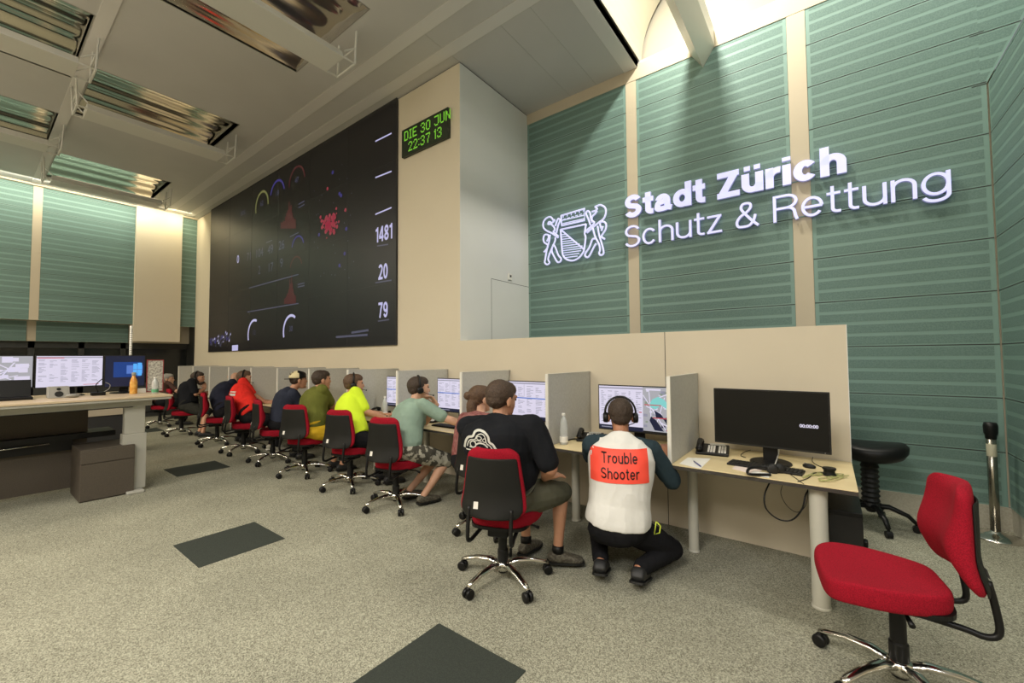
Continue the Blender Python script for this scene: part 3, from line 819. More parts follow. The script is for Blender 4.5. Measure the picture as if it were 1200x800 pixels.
    if vest:
        C_ = MB(); rs = []
        torso(C_, .030, .07, hw=1.05)
        for s_ in (-1, 1): caps(C_, spine(.9)+r8*s_*.04, S[s_]-r8*s_*.03, .074, .066)
        c0 = spine(-.02); r, F, T = frame(0)
        for u, ex in ((.06, .052), (.12, .052), (.2, .045), (.3, .034)):
            c = spine(max(0, u)); rs.append([c+r*(.165+ex)*math.copysign(abs(math.cos(q))**.8, math.cos(q))+F*(.12+ex)*math.sin(q) for q in [2*PI*j/28 for j in range(28)]])
        C_.rings(rs)
        vo = finish(C_, 'vest', vest, t, org, voxel, 5, wrinkle*1.1, 7)
    # ---- trousers or shorts
    P_ = MB()
    bt = hip-azv(hz)*.02
    RH = Matrix((V((azv(hz).y, -azv(hz).x, 0)), azv(hz), V((0, 0, 1)))).transposed()
    P_.ell(bt+V((0, 0, .0)), (.185*(heft*.6+.4), .15, .115), RH)
    rs = []
    for u, a, b in ((-.02, .165, .12), (.1, .178*heft, .13*heft)):
        r, F, T = frame(max(0, u)); c = spine(u); rs.append([c+r*a*math.cos(q)+F*b*math.sin(q) for q in [2*PI*j/24 for j in range(24)]])
    P_.rings(rs)
    for s_ in (-1, 1):
        kn, an = K[s_]; h0 = Hh[s_]
        if short:
            ke = h0.lerp(kn, .98); tapered(P_, [h0, h0.lerp(kn, .5), ke], [.10*ar, .09*ar, .078])
        else:
            tapered(P_, [h0, h0.lerp(kn, .5), kn, kn.lerp(an, .5), kn.lerp(an, .93)], [.10*ar, .088*ar, .069, .06, .052])
    finish(P_, 'shorts' if short else 'trousers', pants, t, org, voxel, 4, wrinkle)
    # ---- shoes and socks
    for s_ in (-1, 1):
        kn, an = K[s_]; fz = legs[s_][2] if len(legs[s_]) > 2 else hz; tip = legs[s_][3] if len(legs[s_]) > 3 else 0
        ff = azv(fz); ff.z = -tip; ff.normalize(); fr = V((ff.y, -ff.x, 0)).normalized(); fu = fr.cross(ff)
        rs = []
        for (y, w_, h_, b_) in ((-.075, .024, .03, .045), (-.065, .034, .075, .01), (-.03, .038, .085, 0), (.03, .038, .08, 0), (.08, .045, .062, 0), (.13, .048, .048, .0), (.165, .042, .04, .004), (.185, .025, .03, .01)):
            y *= ss; w_ *= ss; h_ *= ss**.5; c = an+ff*y-fu*(.078)
            ring = []
            for j in range(16):
                q = 2*PI*j/16; cx, sn = math.cos(q), math.sin(q)
                ring.append(c+fr*w_*math.copysign(abs(cx)**.7, cx)+fu*(b_+(h_-b_)*(.5+.5*math.copysign(abs(sn)**.7, sn))))
            rs.append([p-org for p in ring])
        so = MB().rings(rs).build('shoe', shoes, t, smooth=True, sub=1)
        sl = MB(); rs = []
        for (y, w_) in ((-.078, .028), (-.06, .04), (.0, .041), (.08, .049), (.14, .05), (.18, .035), (.19, .02)):
            y *= ss; w_ *= ss; c = an+ff*y-fu*.078-org; rs.append([c+fr*w_+fu*.012, c-fr*w_+fu*.012, c-fr*w_-fu*.002, c+fr*w_-fu*.002])
        sl.rings(rs).build('sole', M['cup'] if shoes.name.startswith('shoe_light') else M['darkp'], so)
        if sock: MB().cyl(an-org-V((0, 0, .01)), an.lerp(kn, .10)-org, .042, .042).build('sock', sock, t, smooth=True)
    # ---- hair
    if hair:
        Hm = MB()
        he(Hm, (0, -.024, .034), (.082, .094, .086)); he(Hm, (0, -.048, -.005), (.068, .060, .055)); he(Hm, (0, .01, .065), (.066, .082, .052))
        if bun:
            he(Hm, (0, -.09, -.07), (.05, .045, .09)); he(Hm, (0, -.095, -.15), (.04, .035, .08)); he(Hm, (-.03, -.115, .03), (.04, .03, .035))
        finish(Hm, 'hair', hair, t, org, .006, 2, .003, 40)
    if beard:
        Bm = MB(); he(Bm, (0, .047, -.087), (.051, .05, .038)); he(Bm, (-.05, .015, -.06), (.018, .03, .04)); he(Bm, (.05, .015, -.06), (.018, .03, .04)); he(Bm, (0, .088, -.078), (.035, .02, .02))
        finish(Bm, 'beard', beard, t, org, .006, 2, .002, 40)
    if cap:
        cp = MB(); rs = []
        for i in range(9):
            a = PI/2*i/8; rr = math.cos(a); z = math.sin(a)
            rs.append([hp(.092*rr*math.cos(q), -.012+.108*rr*math.sin(q), .03+.095*z)-org for q in [2*PI*j/28 for j in range(28)]])
        cp.rings(rs)
        for i, f in enumerate(cp.f):
            if len(f) == 4:
                c = sum((V(cp.v[k]) for k in f), V())/4; loc = c-(head-org)
                if loc.dot(hf) < -.02*hs: cp.m[i] = 1
        co = cp.build('cap', [M['blackp'], mat('cap_cream', (.72, .62, .36), .8)], t, smooth=True)
        br = MB(); n = 12; top = []
        for i in range(n+1):
            q = PI+PI*i/n; top.append((.075*math.cos(q), -.10+.075*math.sin(q)-.0, .03-.01))
        vs = [hp(*p)-org for p in top]+[hp(p[0], p[1], p[2]-.006)-org for p in top]
        br.add(vs, [tuple(range(n+1)), tuple(range(2*n+1, n, -1))]+[(i, i+n+1, i+n+2, i+1) for i in range(n)])
        br.build('cap_brim', M['blackp'], co)
        MB().ell(hp(0, -.105, .085)-org, [.022, .004, .016], RM, nu=12, nv=6).build('cap_badge', mat('badge_dark', (.1, .08, .04), .7), co)
    t['_dummy'] = 0; del t['_dummy']
    return dict(root=t, hp=hp, RM=RM, org=org, K=K, J=J, S=S, vest=vo, hr=hr, hf=hf, hu=hu, hs=hs, spine=spine, frame=frame)

def headset(P, label, side=1, loc=None):
    hp = P['hp']; org = hp(0, 0, 0); hs = P['hs']
    t = thing('headset', label, 'headset', org)
    pts = [hp(.1*math.cos(a), -.005, .02+.108*math.sin(a))-org for a in [PI*i/16 for i in range(17)]]
    MB().tube(pts, .008, 8, flat=(1.5, .8)).build('headband', M['blackp'], t, smooth=True)
    for s_ in (-1, 1):
        c = hp(s_*.098, -.005, -.012)-org; d = P['hr']*s_
        MB().tube([c-d*.018, c-d*.012, c+d*.012, c+d*.018], [.034, .038, .036, .026], 18).build('ear_cup', M['blackp'], t, smooth=True)
    a = smooth_path([hp(side*.105, .01, -.02)-org, hp(side*.095, .07, -.05)-org, hp(side*.06, .13, -.068)-org], 5)
    b = MB().tube(a, .003, 6); b.ell(a[-1], (.009, .009, .009), nu=10, nv=6); b.build('microphone', M['blackp'], t, smooth=True)
    return t

shoe_dk = mat('shoe_dark', (.02, .02, .02), .6); shoe_gy = mat('shoe_grey', (.12, .11, .08), .7, vary=(60, (.06, .05, .035), .45, .55)); shoe_lt = mat('shoe_light', (.5, .48, .4), .6)
Z = V((0, 0, 1)); D = V((0, 0, -1))
# 1 the big man in black, back to the camera
S_BLK = fabric('shirt_black', (.013, .014, .017)); SH_OL = fabric('shorts_olive', (.10, .10, .07))
kR = at(657, 566, y=2.66)
P1 = person('person in black T-shirt with white back print and olive shorts, hand on knee', (-1.80, 2.26, 0),
    hip=(-1.80, 2.29, .56), neck=at(587, 489, y=2.32), head=at(588, 468, y=2.34), hz=4, sz=-4, face=8,
    arms={1: (at(638, 560, y=2.50), V((1, -.5, -.5)), V((.35, .8, .1)), V((0, -.3, 1)), .4), -1: (at(630, 562, y=2.60), V((-1, -.3, -.3)), V((.7, .5, .1)), V((0, 0, 1)), .35)},
    legs={1: (V((-1.59, 2.63, .105)), V((.25, 1, 1.2)), 55), -1: (V((-1.86, 2.62, .105)), V((-.4, 1, 1.2)), 0)},
    skin=M['skin'], shirt=S_BLK, pants=SH_OL, hair=M['hair_md'], shoes=shoe_gy, heft=1.46, hs=1.16, voxel=.0065, sleeve=.82, shoulder=.225, bulge=.06, sock=M['blackp'], facepitch=-.2)
# 2 the crouching man with the vest
VEST = fabric('vest_white', (.78, .77, .73), (.73, .72, .68), 5)
P2 = person('person crouching in a white vest with a red Trouble Shooter patch', (-1.15, 2.75, 0),
    hip=(-1.175, 2.73, .345), neck=at(728, 511, y=2.90), head=at(727, 487, y=2.96), hz=-30, sz=-26, face=-26,
    arms={-1: (V((-1.50, 3.24, .79)), V((-.6, -.3, -1)), V((.5, .8, 0)), Z, .3), 1: (V((-1.0, 3.24, .80)), V((.45, -.35, -1)), V((-.2, .9, .1)), Z, .8)},
    legs={-1: (V((-1.27, 2.66, .12)), V((-.5, 1, .25)), -22, .3), 1: (V((-1.02, 2.71, .12)), V((.08, 1, .4)), -12, .3)},
    skin=M['skin2'], shirt=fabric('shirt_teal_navy', (.03, .05, .062)), pants=fabric('trousers_black', (.012, .012, .014)), hair=M['hair_dk'], shoes=shoe_dk,
    heft=1.1, hs=1.1, voxel=.0065, sleeve=1.0, short=False, shoulder=.195, ss=1.25, vest=VEST, bulge=.05, facepitch=-.1)
# 3 woman in maroon
P3 = person('woman with brown ponytail in a maroon striped shirt, half hidden behind the man in black', (-2.62, 2.85, 0),
    hip=(-2.66, 2.86, .56), neck=at(563, 486, y=3.02), head=at(563, 467, y=3.06), hz=5, sz=5, face=15,
    arms={1: (at(585, 505, y=3.3), V((1, 0, -1))), -1: (V((-2.75, 3.3, .77)), V((-1, 0, -1)))},
    legs={1: (V((-2.5, 3.2, .1)), V((0, 1, 1))), -1: (V((-2.8, 3.2, .1)), V((0, 1, 1)))},
    skin=M['skin3'], shirt=fabric('shirt_maroon', (.19, .06, .058), (.26, .12, .11), 30), pants=fabric('trousers_black', (.01, .01, .01)), hair=M['hair_br'], shoes=shoe_dk, short=False, bun=True, hs=1.1)
def seated(label, cx, cy, hip, neck, head, ua, face, rarm, rknee, rank, larm=None, **k):
    hipv = V(hip)
    return person(label, (cx, cy, 0), hip=hip, neck=neck, head=head, hz=ua, sz=ua+4, face=face,
        arms={1: rarm, -1: larm or (hipv+V((-.05, .50, .22)), V((-1, 0, -.6)))},
        legs={1: (rank, rknee), -1: (V(rank)+V((-.25, .02, 0)), rknee)}, **k)
# 4 sage green
P4 = seated('person in sage green T-shirt and camouflage shorts, chin resting on the hand', -3.56, 2.72, (-3.50, 2.80, .56), at(486, 471, y=3.00), at(491, 455, y=3.06), 12, 30,
    (at(550, 500, y=3.26), V((.4, -.4, -1)), V((.7, .6, -.05)), Z, .3), V((.3, 1, .5)), V((-3.34, 2.90, .10)),
    larm=(at(512, 474, y=3.20), V((-.2, .3, -1)), V((-.45, -.5, 1)), V((.3, .8, 0)), 1.0),
    skin=M['skin3'], shirt=fabric('shirt_sage', (.26, .36, .29), (.23, .32, .26)), pants=mat('shorts_camo', (.42, .40, .32), .9, vary=(16, (.06, .055, .04), .46, .52)), hair=M['hair_dk'], shoes=shoe_gy, hs=1.12, voxel=.0075, sleeve=.85, heft=1.1)
# 5 neon yellow
P5 = seated('person in neon yellow T-shirt with headset, arm on the desk', -4.52, 2.80, (-4.46, 2.86, .56), at(410, 464, y=3.00), at(415, 450, y=3.03), 14, 32,
    (at(452, 490, y=3.22), V((.5, -.3, -1)), V((.7, .6, 0)), Z, .3), V((.2, 1, .7)), V((-4.2, 3.12, .1)),
    skin=M['skin'], shirt=mat('shirt_neon', (.62, .82, .02), .8, bump=(60, .3, .004), emit=None), pants=fabric('trousers_black', (.012, .012, .014)), hair=M['hair_br'], shoes=shoe_dk, hs=1.12, voxel=.0085, short=False, heft=1.08, sleeve=.8)
# 6 olive
P6 = seated('person in olive T-shirt and yellow striped shorts, seen from behind', -5.52, 2.76, (-5.44, 2.84, .56), at(373, 456, y=3.00), at(377, 445, y=3.05), 12, 12,
    (at(396, 484, y=3.3), V((.6, -.2, -1)), V((.7, .6, 0)), Z, .3), V((.2, 1, .7)), V((-5.2, 3.1, .1)),
    skin=M['skin'], shirt=fabric('shirt_olive', (.135, .145, .032)), pants=fabric('shorts_yellow', (.66, .42, .03)), hair=M['hair_dk'], shoes=shoe_dk, hs=1.15, voxel=.0085, heft=1.2, sleeve=.9)
# 7 cap
P7 = seated('person in navy shirt with black and cream cap worn backwards', -6.55, 2.80, (-6.45, 2.86, .56), at(343, 456, y=3.02), at(350, 445, y=3.08), 8, 14,
    (at(366, 474, y=3.3), V((.6, -.2, -1)), V((.7, .6, 0)), Z, .3), V((.2, 1, .7)), V((-6.3, 3.1, .1)),
    skin=M['skin'], shirt=fabric('shirt_navy', (.03, .035, .055)), pants=fabric('trousers_black', (.012, .012, .014)), hair=M['hair_dk'], shoes=shoe_dk, hs=1.12, short=False, heft=1.1, cap=True, sleeve=.9)
# 8 red shirt
P8 = seated('person in red T-shirt with headset and both arms on the desk', -7.60, 2.80, (-7.52, 2.88, .56), at(282, 455, y=2.95), at(287, 443, y=2.98), 10, 36,
    (at(313, 472, y=3.2), V((.5, -.2, -1)), V((.7, .6, 0)), Z, .3), V((.2, 1, .7)), V((-7.1, 3.1, .1)),
    skin=M['skin'], shirt=fabric('shirt_red', (.78, .035, .025)), pants=fabric('trousers_black', (.012, .012, .014)), hair=M['hair_br'], shoes=shoe_lt, hs=1.12, short=False, heft=1.25, sleeve=.8)
# 9 bald navy
P9 = seated('bald person in navy shirt leaning forward to the desk', -8.70, 2.78, (-8.62, 2.86, .56), at(268, 451, y=3.10), at(275, 443, y=3.16), 10, 30,
    (at(290, 470, y=3.4), V((.6, -.2, -1)), V((.7, .6, 0)), Z, .3), V((.2, 1, .7)), V((-8.4, 3.1, .1)),
    skin=M['skin3'], shirt=fabric('shirt_navy2', (.018, .02, .035)), pants=fabric('trousers_black', (.012, .012, .014)), hair=None, shoes=shoe_dk, hs=1.15, short=False, heft=1.2, bulge=.1, sleeve=1.0)
# 10 black shirt, headset
P10 = seated('bearded person in black T-shirt and shorts, elbow up and hand at the headset', -10.45, 2.72, (-10.3, 2.80, .56), at(226, 449, y=2.93), at(232, 443, y=2.98), 22, 42,
    (at(240, 455, y=3.08), V((.5, .2, -1)), V((-.2, -.1, 1)), V((.8, 0, 0)), .9), V((.6, 1, .7)), V((-9.65, 2.85, .1)),
    skin=M['skin'], shirt=S_BLK, pants=fabric('shorts_dark', (.03, .03, .025)), hair=M['hair_dk'], beard=M['hair_dk'], shoes=shoe_dk, hs=1.15, heft=1.2, bulge=.08, sleeve=.8)
# 11 brown shirt at the end
P11 = seated('grey haired person in brown shirt bent over the desk at the far end', -12.1, 2.75, (-12.0, 2.80, .56), at(190, 455, y=3.05), at(197, 444, y=3.12), 10, 30,
    (at(215, 462, y=3.3), V((.6, -.2, -1)), V((.7, .6, 0)), Z, .3), V((.2, 1, .7)), V((-11.8, 3.1, .1)),
    skin=M['skin3'], shirt=fabric('shirt_brown', (.09, .05, .04)), pants=fabric('trousers_black', (.012, .012, .014)), hair=M['hair_gy'], shoes=shoe_dk, hs=1.15, short=False, heft=1.25, bulge=.1, sleeve=1.0)
headset(P2, 'black headset on the crouching man in the white vest')
headset(P4, 'black headset on the man in the sage green shirt')
headset(P5, 'black headset with boom microphone on the man in neon yellow')
headset(P8, 'black headset on the man in the red shirt')
headset(P10, 'black headset on the bearded person in black')

# ---- prints laid onto clothes
def drape(P, target, polys, centre, right, upv, outward, name, m, lift=.004, parent=None):
    """lay flat 2-D faces onto a garment: each vertex is cast onto the cloth along -outward"""
    deps = target.data; org = P['org']
    bvh = BVHTree.FromPolygons([v.co+org for v in deps.vertices], [tuple(p.vertices) for p in deps.polygons])
    vs, fs = polys
    bm = bmesh.new(); bv = [bm.verts.new((a, b, 0)) for a, b, *_ in vs]
    for f in fs:
        try: bm.faces.new([bv[i] for i in f])
        except ValueError: pass
    bmesh.ops.triangulate(bm, faces=bm.faces[:])
    for _ in range(5):
        long = [e for e in bm.edges if e.calc_length() > .02]
        if not long: break
        bmesh.ops.subdivide_edges(bm, edges=long, cuts=1); bmesh.ops.triangulate(bm, faces=[f for f in bm.faces if len(f.verts) > 3])
    R_, U_, O_ = V(right).normalized(), V(upv).normalized(), V(outward).normalized()
    miss = []
    for v in bm.verts:
        p = V(centre)+R_*v.co.x+U_*v.co.y+O_*.5
        hit, nr, i, d = bvh.ray_cast(p, -O_)
        if hit is None or nr.dot(O_) < .12: miss.append(v)
        v.co = (hit if hit else p-O_*.5)+O_*lift-org
    if miss: bmesh.ops.delete(bm, geom=miss, context='VERTS')
    me = bpy.data.meshes.new(name); bm.to_mesh(me); bm.free()
    me.materials.append(m); o = bpy.data.objects.new(name, me); COL.objects.link(o); o.parent = parent or target
    me.polygons.foreach_set('use_smooth', [True]*len(me.polygons))
    return o
def child(P, n): return [c for c in P['root'].children if c.name.split('.')[0] == n][0]
vest = child(P2, 'vest')
r, F, T = P2['frame'](.55); cc = P2['spine'](.62); out = V((-F.x, -F.y, 0)).normalized()
rt = V((out.y*-1, out.x, 0)); rt = V((-out.y, out.x, 0)); rt = -rt if rt.dot(CR) < 0 else rt
def rect(x0, y0, x1, y1, n=10):
    vs = []; fs = []
    for j in range(n+1):
        for i in range(n+1): vs.append((x0+(x1-x0)*i/n, y0+(y1-y0)*j/n))
    for j in range(n):
        for i in range(n): a = j*(n+1)+i; fs.append((a, a+1, a+n+2, a+n+1))
    return vs, fs
pc = at(725, 543, y=2.72)
patch = drape(P2, vest, rect(-.19, -.105, .19, .105, 24), pc, rt, Z, out, 'back_patch', mat('patch_red', (.98, .085, .05), .6), .005)
for txt, yy in (('Trouble', .018), ('Shooter', -.078)):
    vs, fs = letter_vf(txt, .13, .13, .068, .80, 'C')
    drape(P2, vest, ([(a, b+yy) for a, b in vs], fs), pc, rt, Z, out, 'lettering', M['blackp'], .009, patch)
# emblem on the black T-shirt: pale winged dome with rings, machine lines and a row of teeth
def ringpoly(cx, cy, r, w, n=24, a0=0, a1=2*PI, ey=1):
    vs = []; fs = []
    for i in range(n+1):
        a = a0+(a1-a0)*i/n
        vs += [(cx+r*math.cos(a), cy+r*ey*math.sin(a)), (cx+(r-w)*math.cos(a), cy+(r-w)*ey*math.sin(a))]
        if i: fs.append((2*i-2, 2*i, 2*i+1, 2*i-1))
    return vs, fs
def merge(*ps):
    V_, F_ = [], []
    for vs, fs in ps:
        n = len(V_); V_ += list(vs); F_ += [tuple(i+n for i in f) for f in fs]
    return V_, F_
k_ = .00085
def emb(pts, w_, sm=True):
    q = [((x-260)*k_, -(y-280)*k_) for x, y in pts]
    if sm: q = SP(*q)
    vs = []; fs = []
    for a in ribbon(q, w_): n = len(vs); vs += [(p.x, p.y) for p in a]; fs.append((n, n+1, n+2, n+3))
    return vs, fs
em = [emb([(112, 345), (125, 290), (150, 252), (188, 238), (205, 205), (240, 190), (282, 200), (312, 228), (322, 268), (350, 285), (372, 315), (415, 365)], .015),
      emb([(140, 325), (150, 290), (172, 268), (205, 262), (222, 232), (250, 215), (278, 222), (292, 248)], .007), emb([(292, 248), (300, 280), (330, 300), (352, 330)], .007),
      ringpoly((190-260)*k_, (280-300)*k_, .024, .008), ringpoly((240-260)*k_, (280-248)*k_, .020, .007, ey=.7), ringpoly((283-260)*k_, (280-262)*k_, .014, .005),
      emb([(215, 300), (245, 285), (285, 292), (310, 312)], .010), emb([(160, 325), (210, 322), (250, 318)], .009), emb([(205, 275), (228, 268), (262, 272)], .006)]
for i in range(9):
    x = 262+i*16; y = 326+i*4; em.append(emb([(x, y+16), (x, y-8)], .010, False))
em.append(emb([(130, 350), (250, 352), (410, 378)], .008))
shirt1 = child(P1, 'shirt')
o1 = -_f.copy(); o1.z = 0; o1.normalize()
drape(P1, shirt1, merge(*em), at(563, 522, y=2.0), CR, Z, o1, 'back_print', mat('print_white', (.55, .55, .5), .7), .006)
# small marks on other shirts
def smallprint(P, part, polys, uvy, name, m):
    drape(P, child(P, part), polys, uvy, CR, Z, o1, name, m, .008)
tv, tf = text_mesh('TEAM', .07, .002, 0, 1, 1, 'CENTER')
smallprint(P8, 'shirt', merge(rect(-.07, .012, .07, .03, 4), rect(-.075, -.04, .075, -.005, 4)), at(277, 460, y=2.8), 'back_print', mat('print_white', (.55, .55, .5), .7))
smallprint(P5, 'shirt', merge(ringpoly(0, 0, .04, .04, 20), ), at(427, 475, y=2.85), 'sleeve_badge', mat('badge_navy', (.04, .05, .08), .7))
# carabiner and key tag on the crouching man's belt
kt = MB().tube([at(769, 611, y=2.66), at(774, 616, y=2.66), at(773, 624, y=2.66), at(767, 626, y=2.66), at(769, 611, y=2.66)], .004, 6)
tag(kt.build('carabiner', mat('lime', (.5, .6, .05), .5), smooth=True), 'small lime green carabiner hanging from the belt of the crouching man', 'carabiner')

# ------------------------------------------------------------------ video wall, clock, sign
def T_on_front(body, size, x, z, y, off=0, sx=1, align='LEFT', sp=1):
    vs, fs = text_mesh(body, size, off, 0, sp, sx, align); return [(x+a, y, z+b) for a, b, c in vs], fs
vx0, vx1, vz0, vz1 = -12.68, -5.03, 1.708, 5.372
vw = thing('video_wall', 'huge dark video wall showing dim dashboards and white figures', 'video wall', (vx0, YW-.03, vz0))
loc0 = V((vx0, YW-.03, vz0))
MB().box((0, 0, 0), (vx1-vx0, .035, vz1-vz0)).build('display', M['black_gloss'], vw)
def scr(mb, pts, m=0):   # polygon given as (x, z) in world on the video wall
    mb.add([(x-vx0, -.003, z-vz0) for x, z in pts], [tuple(range(len(pts)))], m)
def scr_vf(mb, vf, m=0):
    vs, fs = vf; mb.add([(x-vx0, -.0035, z-vz0) for x, z in vs], fs, m)
def vp(u, v): p = at(u, v, y=YW-.03); return p.x, p.z
mb = MB()
def vtext(s, u, v, size, m, off=.0, align='CENTER'):
    x, z = vp(u, v); vs, fs = text_mesh(s, size, off, 0, 1, 1, align); scr_vf(mb, ([(x+a, z+b) for a, b, c in vs], fs), m)
MV = [emis('video_white', (.6, .58, .9), .75), emis('video_dim', (.2, .2, .33), .28), emis('video_red', (.55, .06, .1), .42), emis('video_blue', (.12, .1, .6), .25),
      emis('video_yellow', (.35, .35, .12), .35), emis('video_darkred', (.25, .05, .06), .2), emis('video_grid', (.1, .09, .13), .25)]
for s_, u, v in (('1481', 450, 282), ('20', 449, 327), ('79', 449, 372)):
    x, z = vp(u, v); vs, fs = letter_vf(s_, .17, .08, .235, .80, 'C'); scr_vf(mb, ([(x+a, z+b) for a, b in vs], fs), 0)
def bar(u0, v0, u1, v1, h, m):
    a = vp(u0, v0); b = vp(u1, v1); scr(mb, [(a[0], a[1]), (b[0], b[1]), (b[0], b[1]+h), (a[0], a[1]+h)], m)
for a in ((440, 166.5, 459, 157), (440, 209, 459, 201.5), (440, 252, 459, 244)): bar(*a, .022, 0)
for a in ((442, 289, 455, 287), (440, 332, 459, 329), (443, 377, 456, 375)): bar(*a, .02, 1)
bar(412, 391, 432, 388, .035, 1); bar(394, 396, 431, 393.5, .035, 1)
bar(272, 411, 279, 410.5, .13, 0)
def arc(u, v, r, w_, a0, a1, m):
    x, z = vp(u, v); vs, fs = ringpoly(x, z, r, w_, 26, a0, a1); scr_vf(mb, (vs, fs), m)
arc(307, 241, .33, .05, -.1, 3.5, 4); arc(325, 229, .33, .045, .2, 2.9, 3); arc(348, 214, .33, .04, .1, 3.2, 5)
arc(298, 392, .34, .05, 1.2, 3.5, 0); arc(341, 388, .33, .05, 1.0, 3.5, 0); arc(349, 291, .25, .03, .3, 2.9, 3); arc(347, 315, .25, .03, .3, 2.9, 5)
for u, v, s_ in ((307, 241, '62'), (325, 229, '18'), (348, 214, '47'), (285, 252, '80%'), (298, 392, '12'), (341, 388, '30')): vtext(s_, u, v, .15, 1)
for u, v, s_ in ((279, 308, '0'), (292, 305, '71'), (304, 301, '104'), (317, 297, '49'), (330, 292, '26'), (304, 321, '2'), (317, 318, '17'), (330, 313, '9')): vtext(s_, u, v, .26, 1 if u != 279 else 0)
for (u, v) in ((352, 155), (395, 145)): bar(u, v, u+7, v-3, .03, 1)
for a in ((292, 338, 350, 322), (290, 366, 350, 356), (350, 240, 357, 236), (350, 244, 357, 240), (312, 285, 319, 282), (340, 278, 350, 273), (349, 334, 357, 332), (349, 337, 357, 335)): bar(*a, .02, 1)
def hist(u0, u1, vb, h, m, n=14):
    for i in range(n):
        u = u0+(u1-u0)*i/n; a = vp(u, vb); b = vp(u+(u1-u0)/n*.9, vb); hh = h*(.25+.75*math.exp(-((i/n-.55)/.22)**2))*(.8+.4*random.random())
        scr(mb, [a, (b[0], a[1]), (b[0], a[1]+hh), (a[0], a[1]+hh)], m)
hist(329, 347, 268, .55, 5); hist(333, 347, 356, .5, 5)
for i in range(80):
    u = random.gauss(386, 4.5); v = random.gauss(261, 6.5); x, z = vp(u, v); r_ = random.uniform(.015, .045)
    scr(mb, [(x+r_*math.cos(q), z+r_*math.sin(q)) for q in [PI/3*j for j in range(6)]], 2)
for (u, v, k) in [(384, 221, 2), (400, 229, 3), (398, 227, 3), (405, 246, 2), (406, 268, 3), (404, 297, 3), (398, 311, 3), (390, 202, 3), (374, 275, 3), (408, 282, 1), (380, 320, 1)]+[(random.uniform(365, 415), random.uniform(190, 330), 1) for _ in range(26)]:
    x, z = vp(u, v); r_ = .035 if k != 1 else .012; scr(mb, [(x+r_*math.cos(q), z+r_*math.sin(q)) for q in [PI/3*j for j in range(6)]], k)
for i in range(60):
    u = random.uniform(246, 270); v = random.gauss(400-(u-246)*.25, 3); x, z = vp(u, min(v, 408)); scr(mb, [(x-.03, z-.03), (x+.04, z-.02), (x+.03, z+.04)], random.choice((1, 1, 3, 0)))
mb.build('dashboard_graphics', MV, vw)
mb = MB()
for i in range(1, 6): x = (vx1-vx0)*i/6; mb.box((x-.003, -.0015, 0), (x+.003, 0, vz1-vz0))
for i in range(1, 4): z = (vz1-vz0)*i/4; mb.box((0, -.0015, z-.003), (vx1-vx0, 0, z+.003))
mb.build('tile_seams', mat('video_seam', (.03, .03, .035), .5), vw)
mb = MB().box((-.05, .0, -.012), (vx1-vx0+.012, .03, 0)).box((-.012, 0, 0), (0, .03, vz1-vz0+.03)).box((vx1-vx0, 0, 0), (vx1-vx0+.012, .03, vz1-vz0)).box((0, 0, vz1-vz0), (vx1-vx0, .03, vz1-vz0+.03))
mb.build('frame', M['gap'], vw)

GL = {'D': ['11110','10001','10001','10001','10001','10001','11110'], 'I': ['111','010','010','010','010','010','111'], 'E': ['11111','10000','10000','11110','10000','10000','11111'],
      '3': ['01110','10001','00001','00110','00001','10001','01110'], '0': ['01110','10001','10001','10001','10001','10001','01110'], 'J': ['11111','00001','00001','00001','00001','10001','01110'],
      'U': ['10001']*6+['01110'], 'N': ['10001','11001','11001','10101','10011','10011','10001'], '2': ['01110','10001','00001','00010','00100','01000','11111'], '7': ['11111','00001','00010','00010','00100','00100','00100'],
      ':': ['0','1','0','0','0','1','0'], '1': ['01','11','01','01','01','01','01'], ' ': ['00']*7}
ck = thing('led_clock', 'black LED display with green date and time DIE 30 JUN 22:37 13', 'clock', (-4.877, YW, 4.425))
MB().box((0, -.05, 0), (.96, 0, .405)).build('casing', M['led_off'], ck, bevel=.004)
mb = MB(); px_ = .0178
def led(s_, x, z):
    for ch in s_:
        g_ = GL[ch]; mb = MB()
        for j, row in enumerate(g_):
            for i, b_ in enumerate(row):
                if b_ == '1': cx, cz = x+i*px_, z-j*px_*1.12; mb.box((cx-.0078, -.053, cz-.0085), (cx+.0078, -.05, cz+.0085))
        if mb.v: mb.build('led_digit', M['led_on'], ck)
        x += (len(g_[0])+1.25)*px_
led('DIE 30 JUN', .07, .355); led('22:37 1 3'.replace(' 1 3', ' 13'), .16, .175)

# sign: each word built from raised back-lit letters
YS = YG-.06
SXW = [at(u, v, y=YS).x for u, v in ((732, 245), (826, 220), (840, 215), (992, 190), (732, 280), (846, 268), (862, 262), (889, 258), (906, 250), (1115, 220))]
def sign_word(body, label, x0, zb, h, x1, w_, gap):
    qs, tot = lettering(body, w_, gap, h); sx = (x1-x0)/tot
    t = tag(bpy.data.objects.new('sign_lettering', None), label, 'sign lettering', 'illuminated wall lettering'); COL.objects.link(t); t.location = (x0, YS, zb)
    x = 0
    for ch in body:
        W, st = glyph(ch, w_)
        f = MB()
        q_, _ = lettering(ch, w_, 0, h)
        for q in q_:
            p = [((x*h+a)*sx, b) for a, b in q]; f.add([(a, 0, b) for a, b in p]+[(a, .035, b) for a, b in p], [(0, 1, 2, 3)], 0)
            n = len(f.v)-8
            for i in range(4): f.f.append((n+i, n+4+i, n+4+(i+1) % 4, n+(i+1) % 4)); f.m.append(1)
        f.build('letter', [M['letter'], M['letter_side']], t)
        x += W+gap
    MB().box((0, .04, .02), (x1-x0, .05, .03)).build('mounting_rail', M['green_lt'], t)
    return t
sign_word('Stadt', 'bold white illuminated word Stadt on the green wall', SXW[0], 3.355, .305, SXW[1], .215, .05)
sign_word('Zürich', 'bold white illuminated word Zürich on the green wall', SXW[2], 3.35, .305, SXW[3], .215, .055)
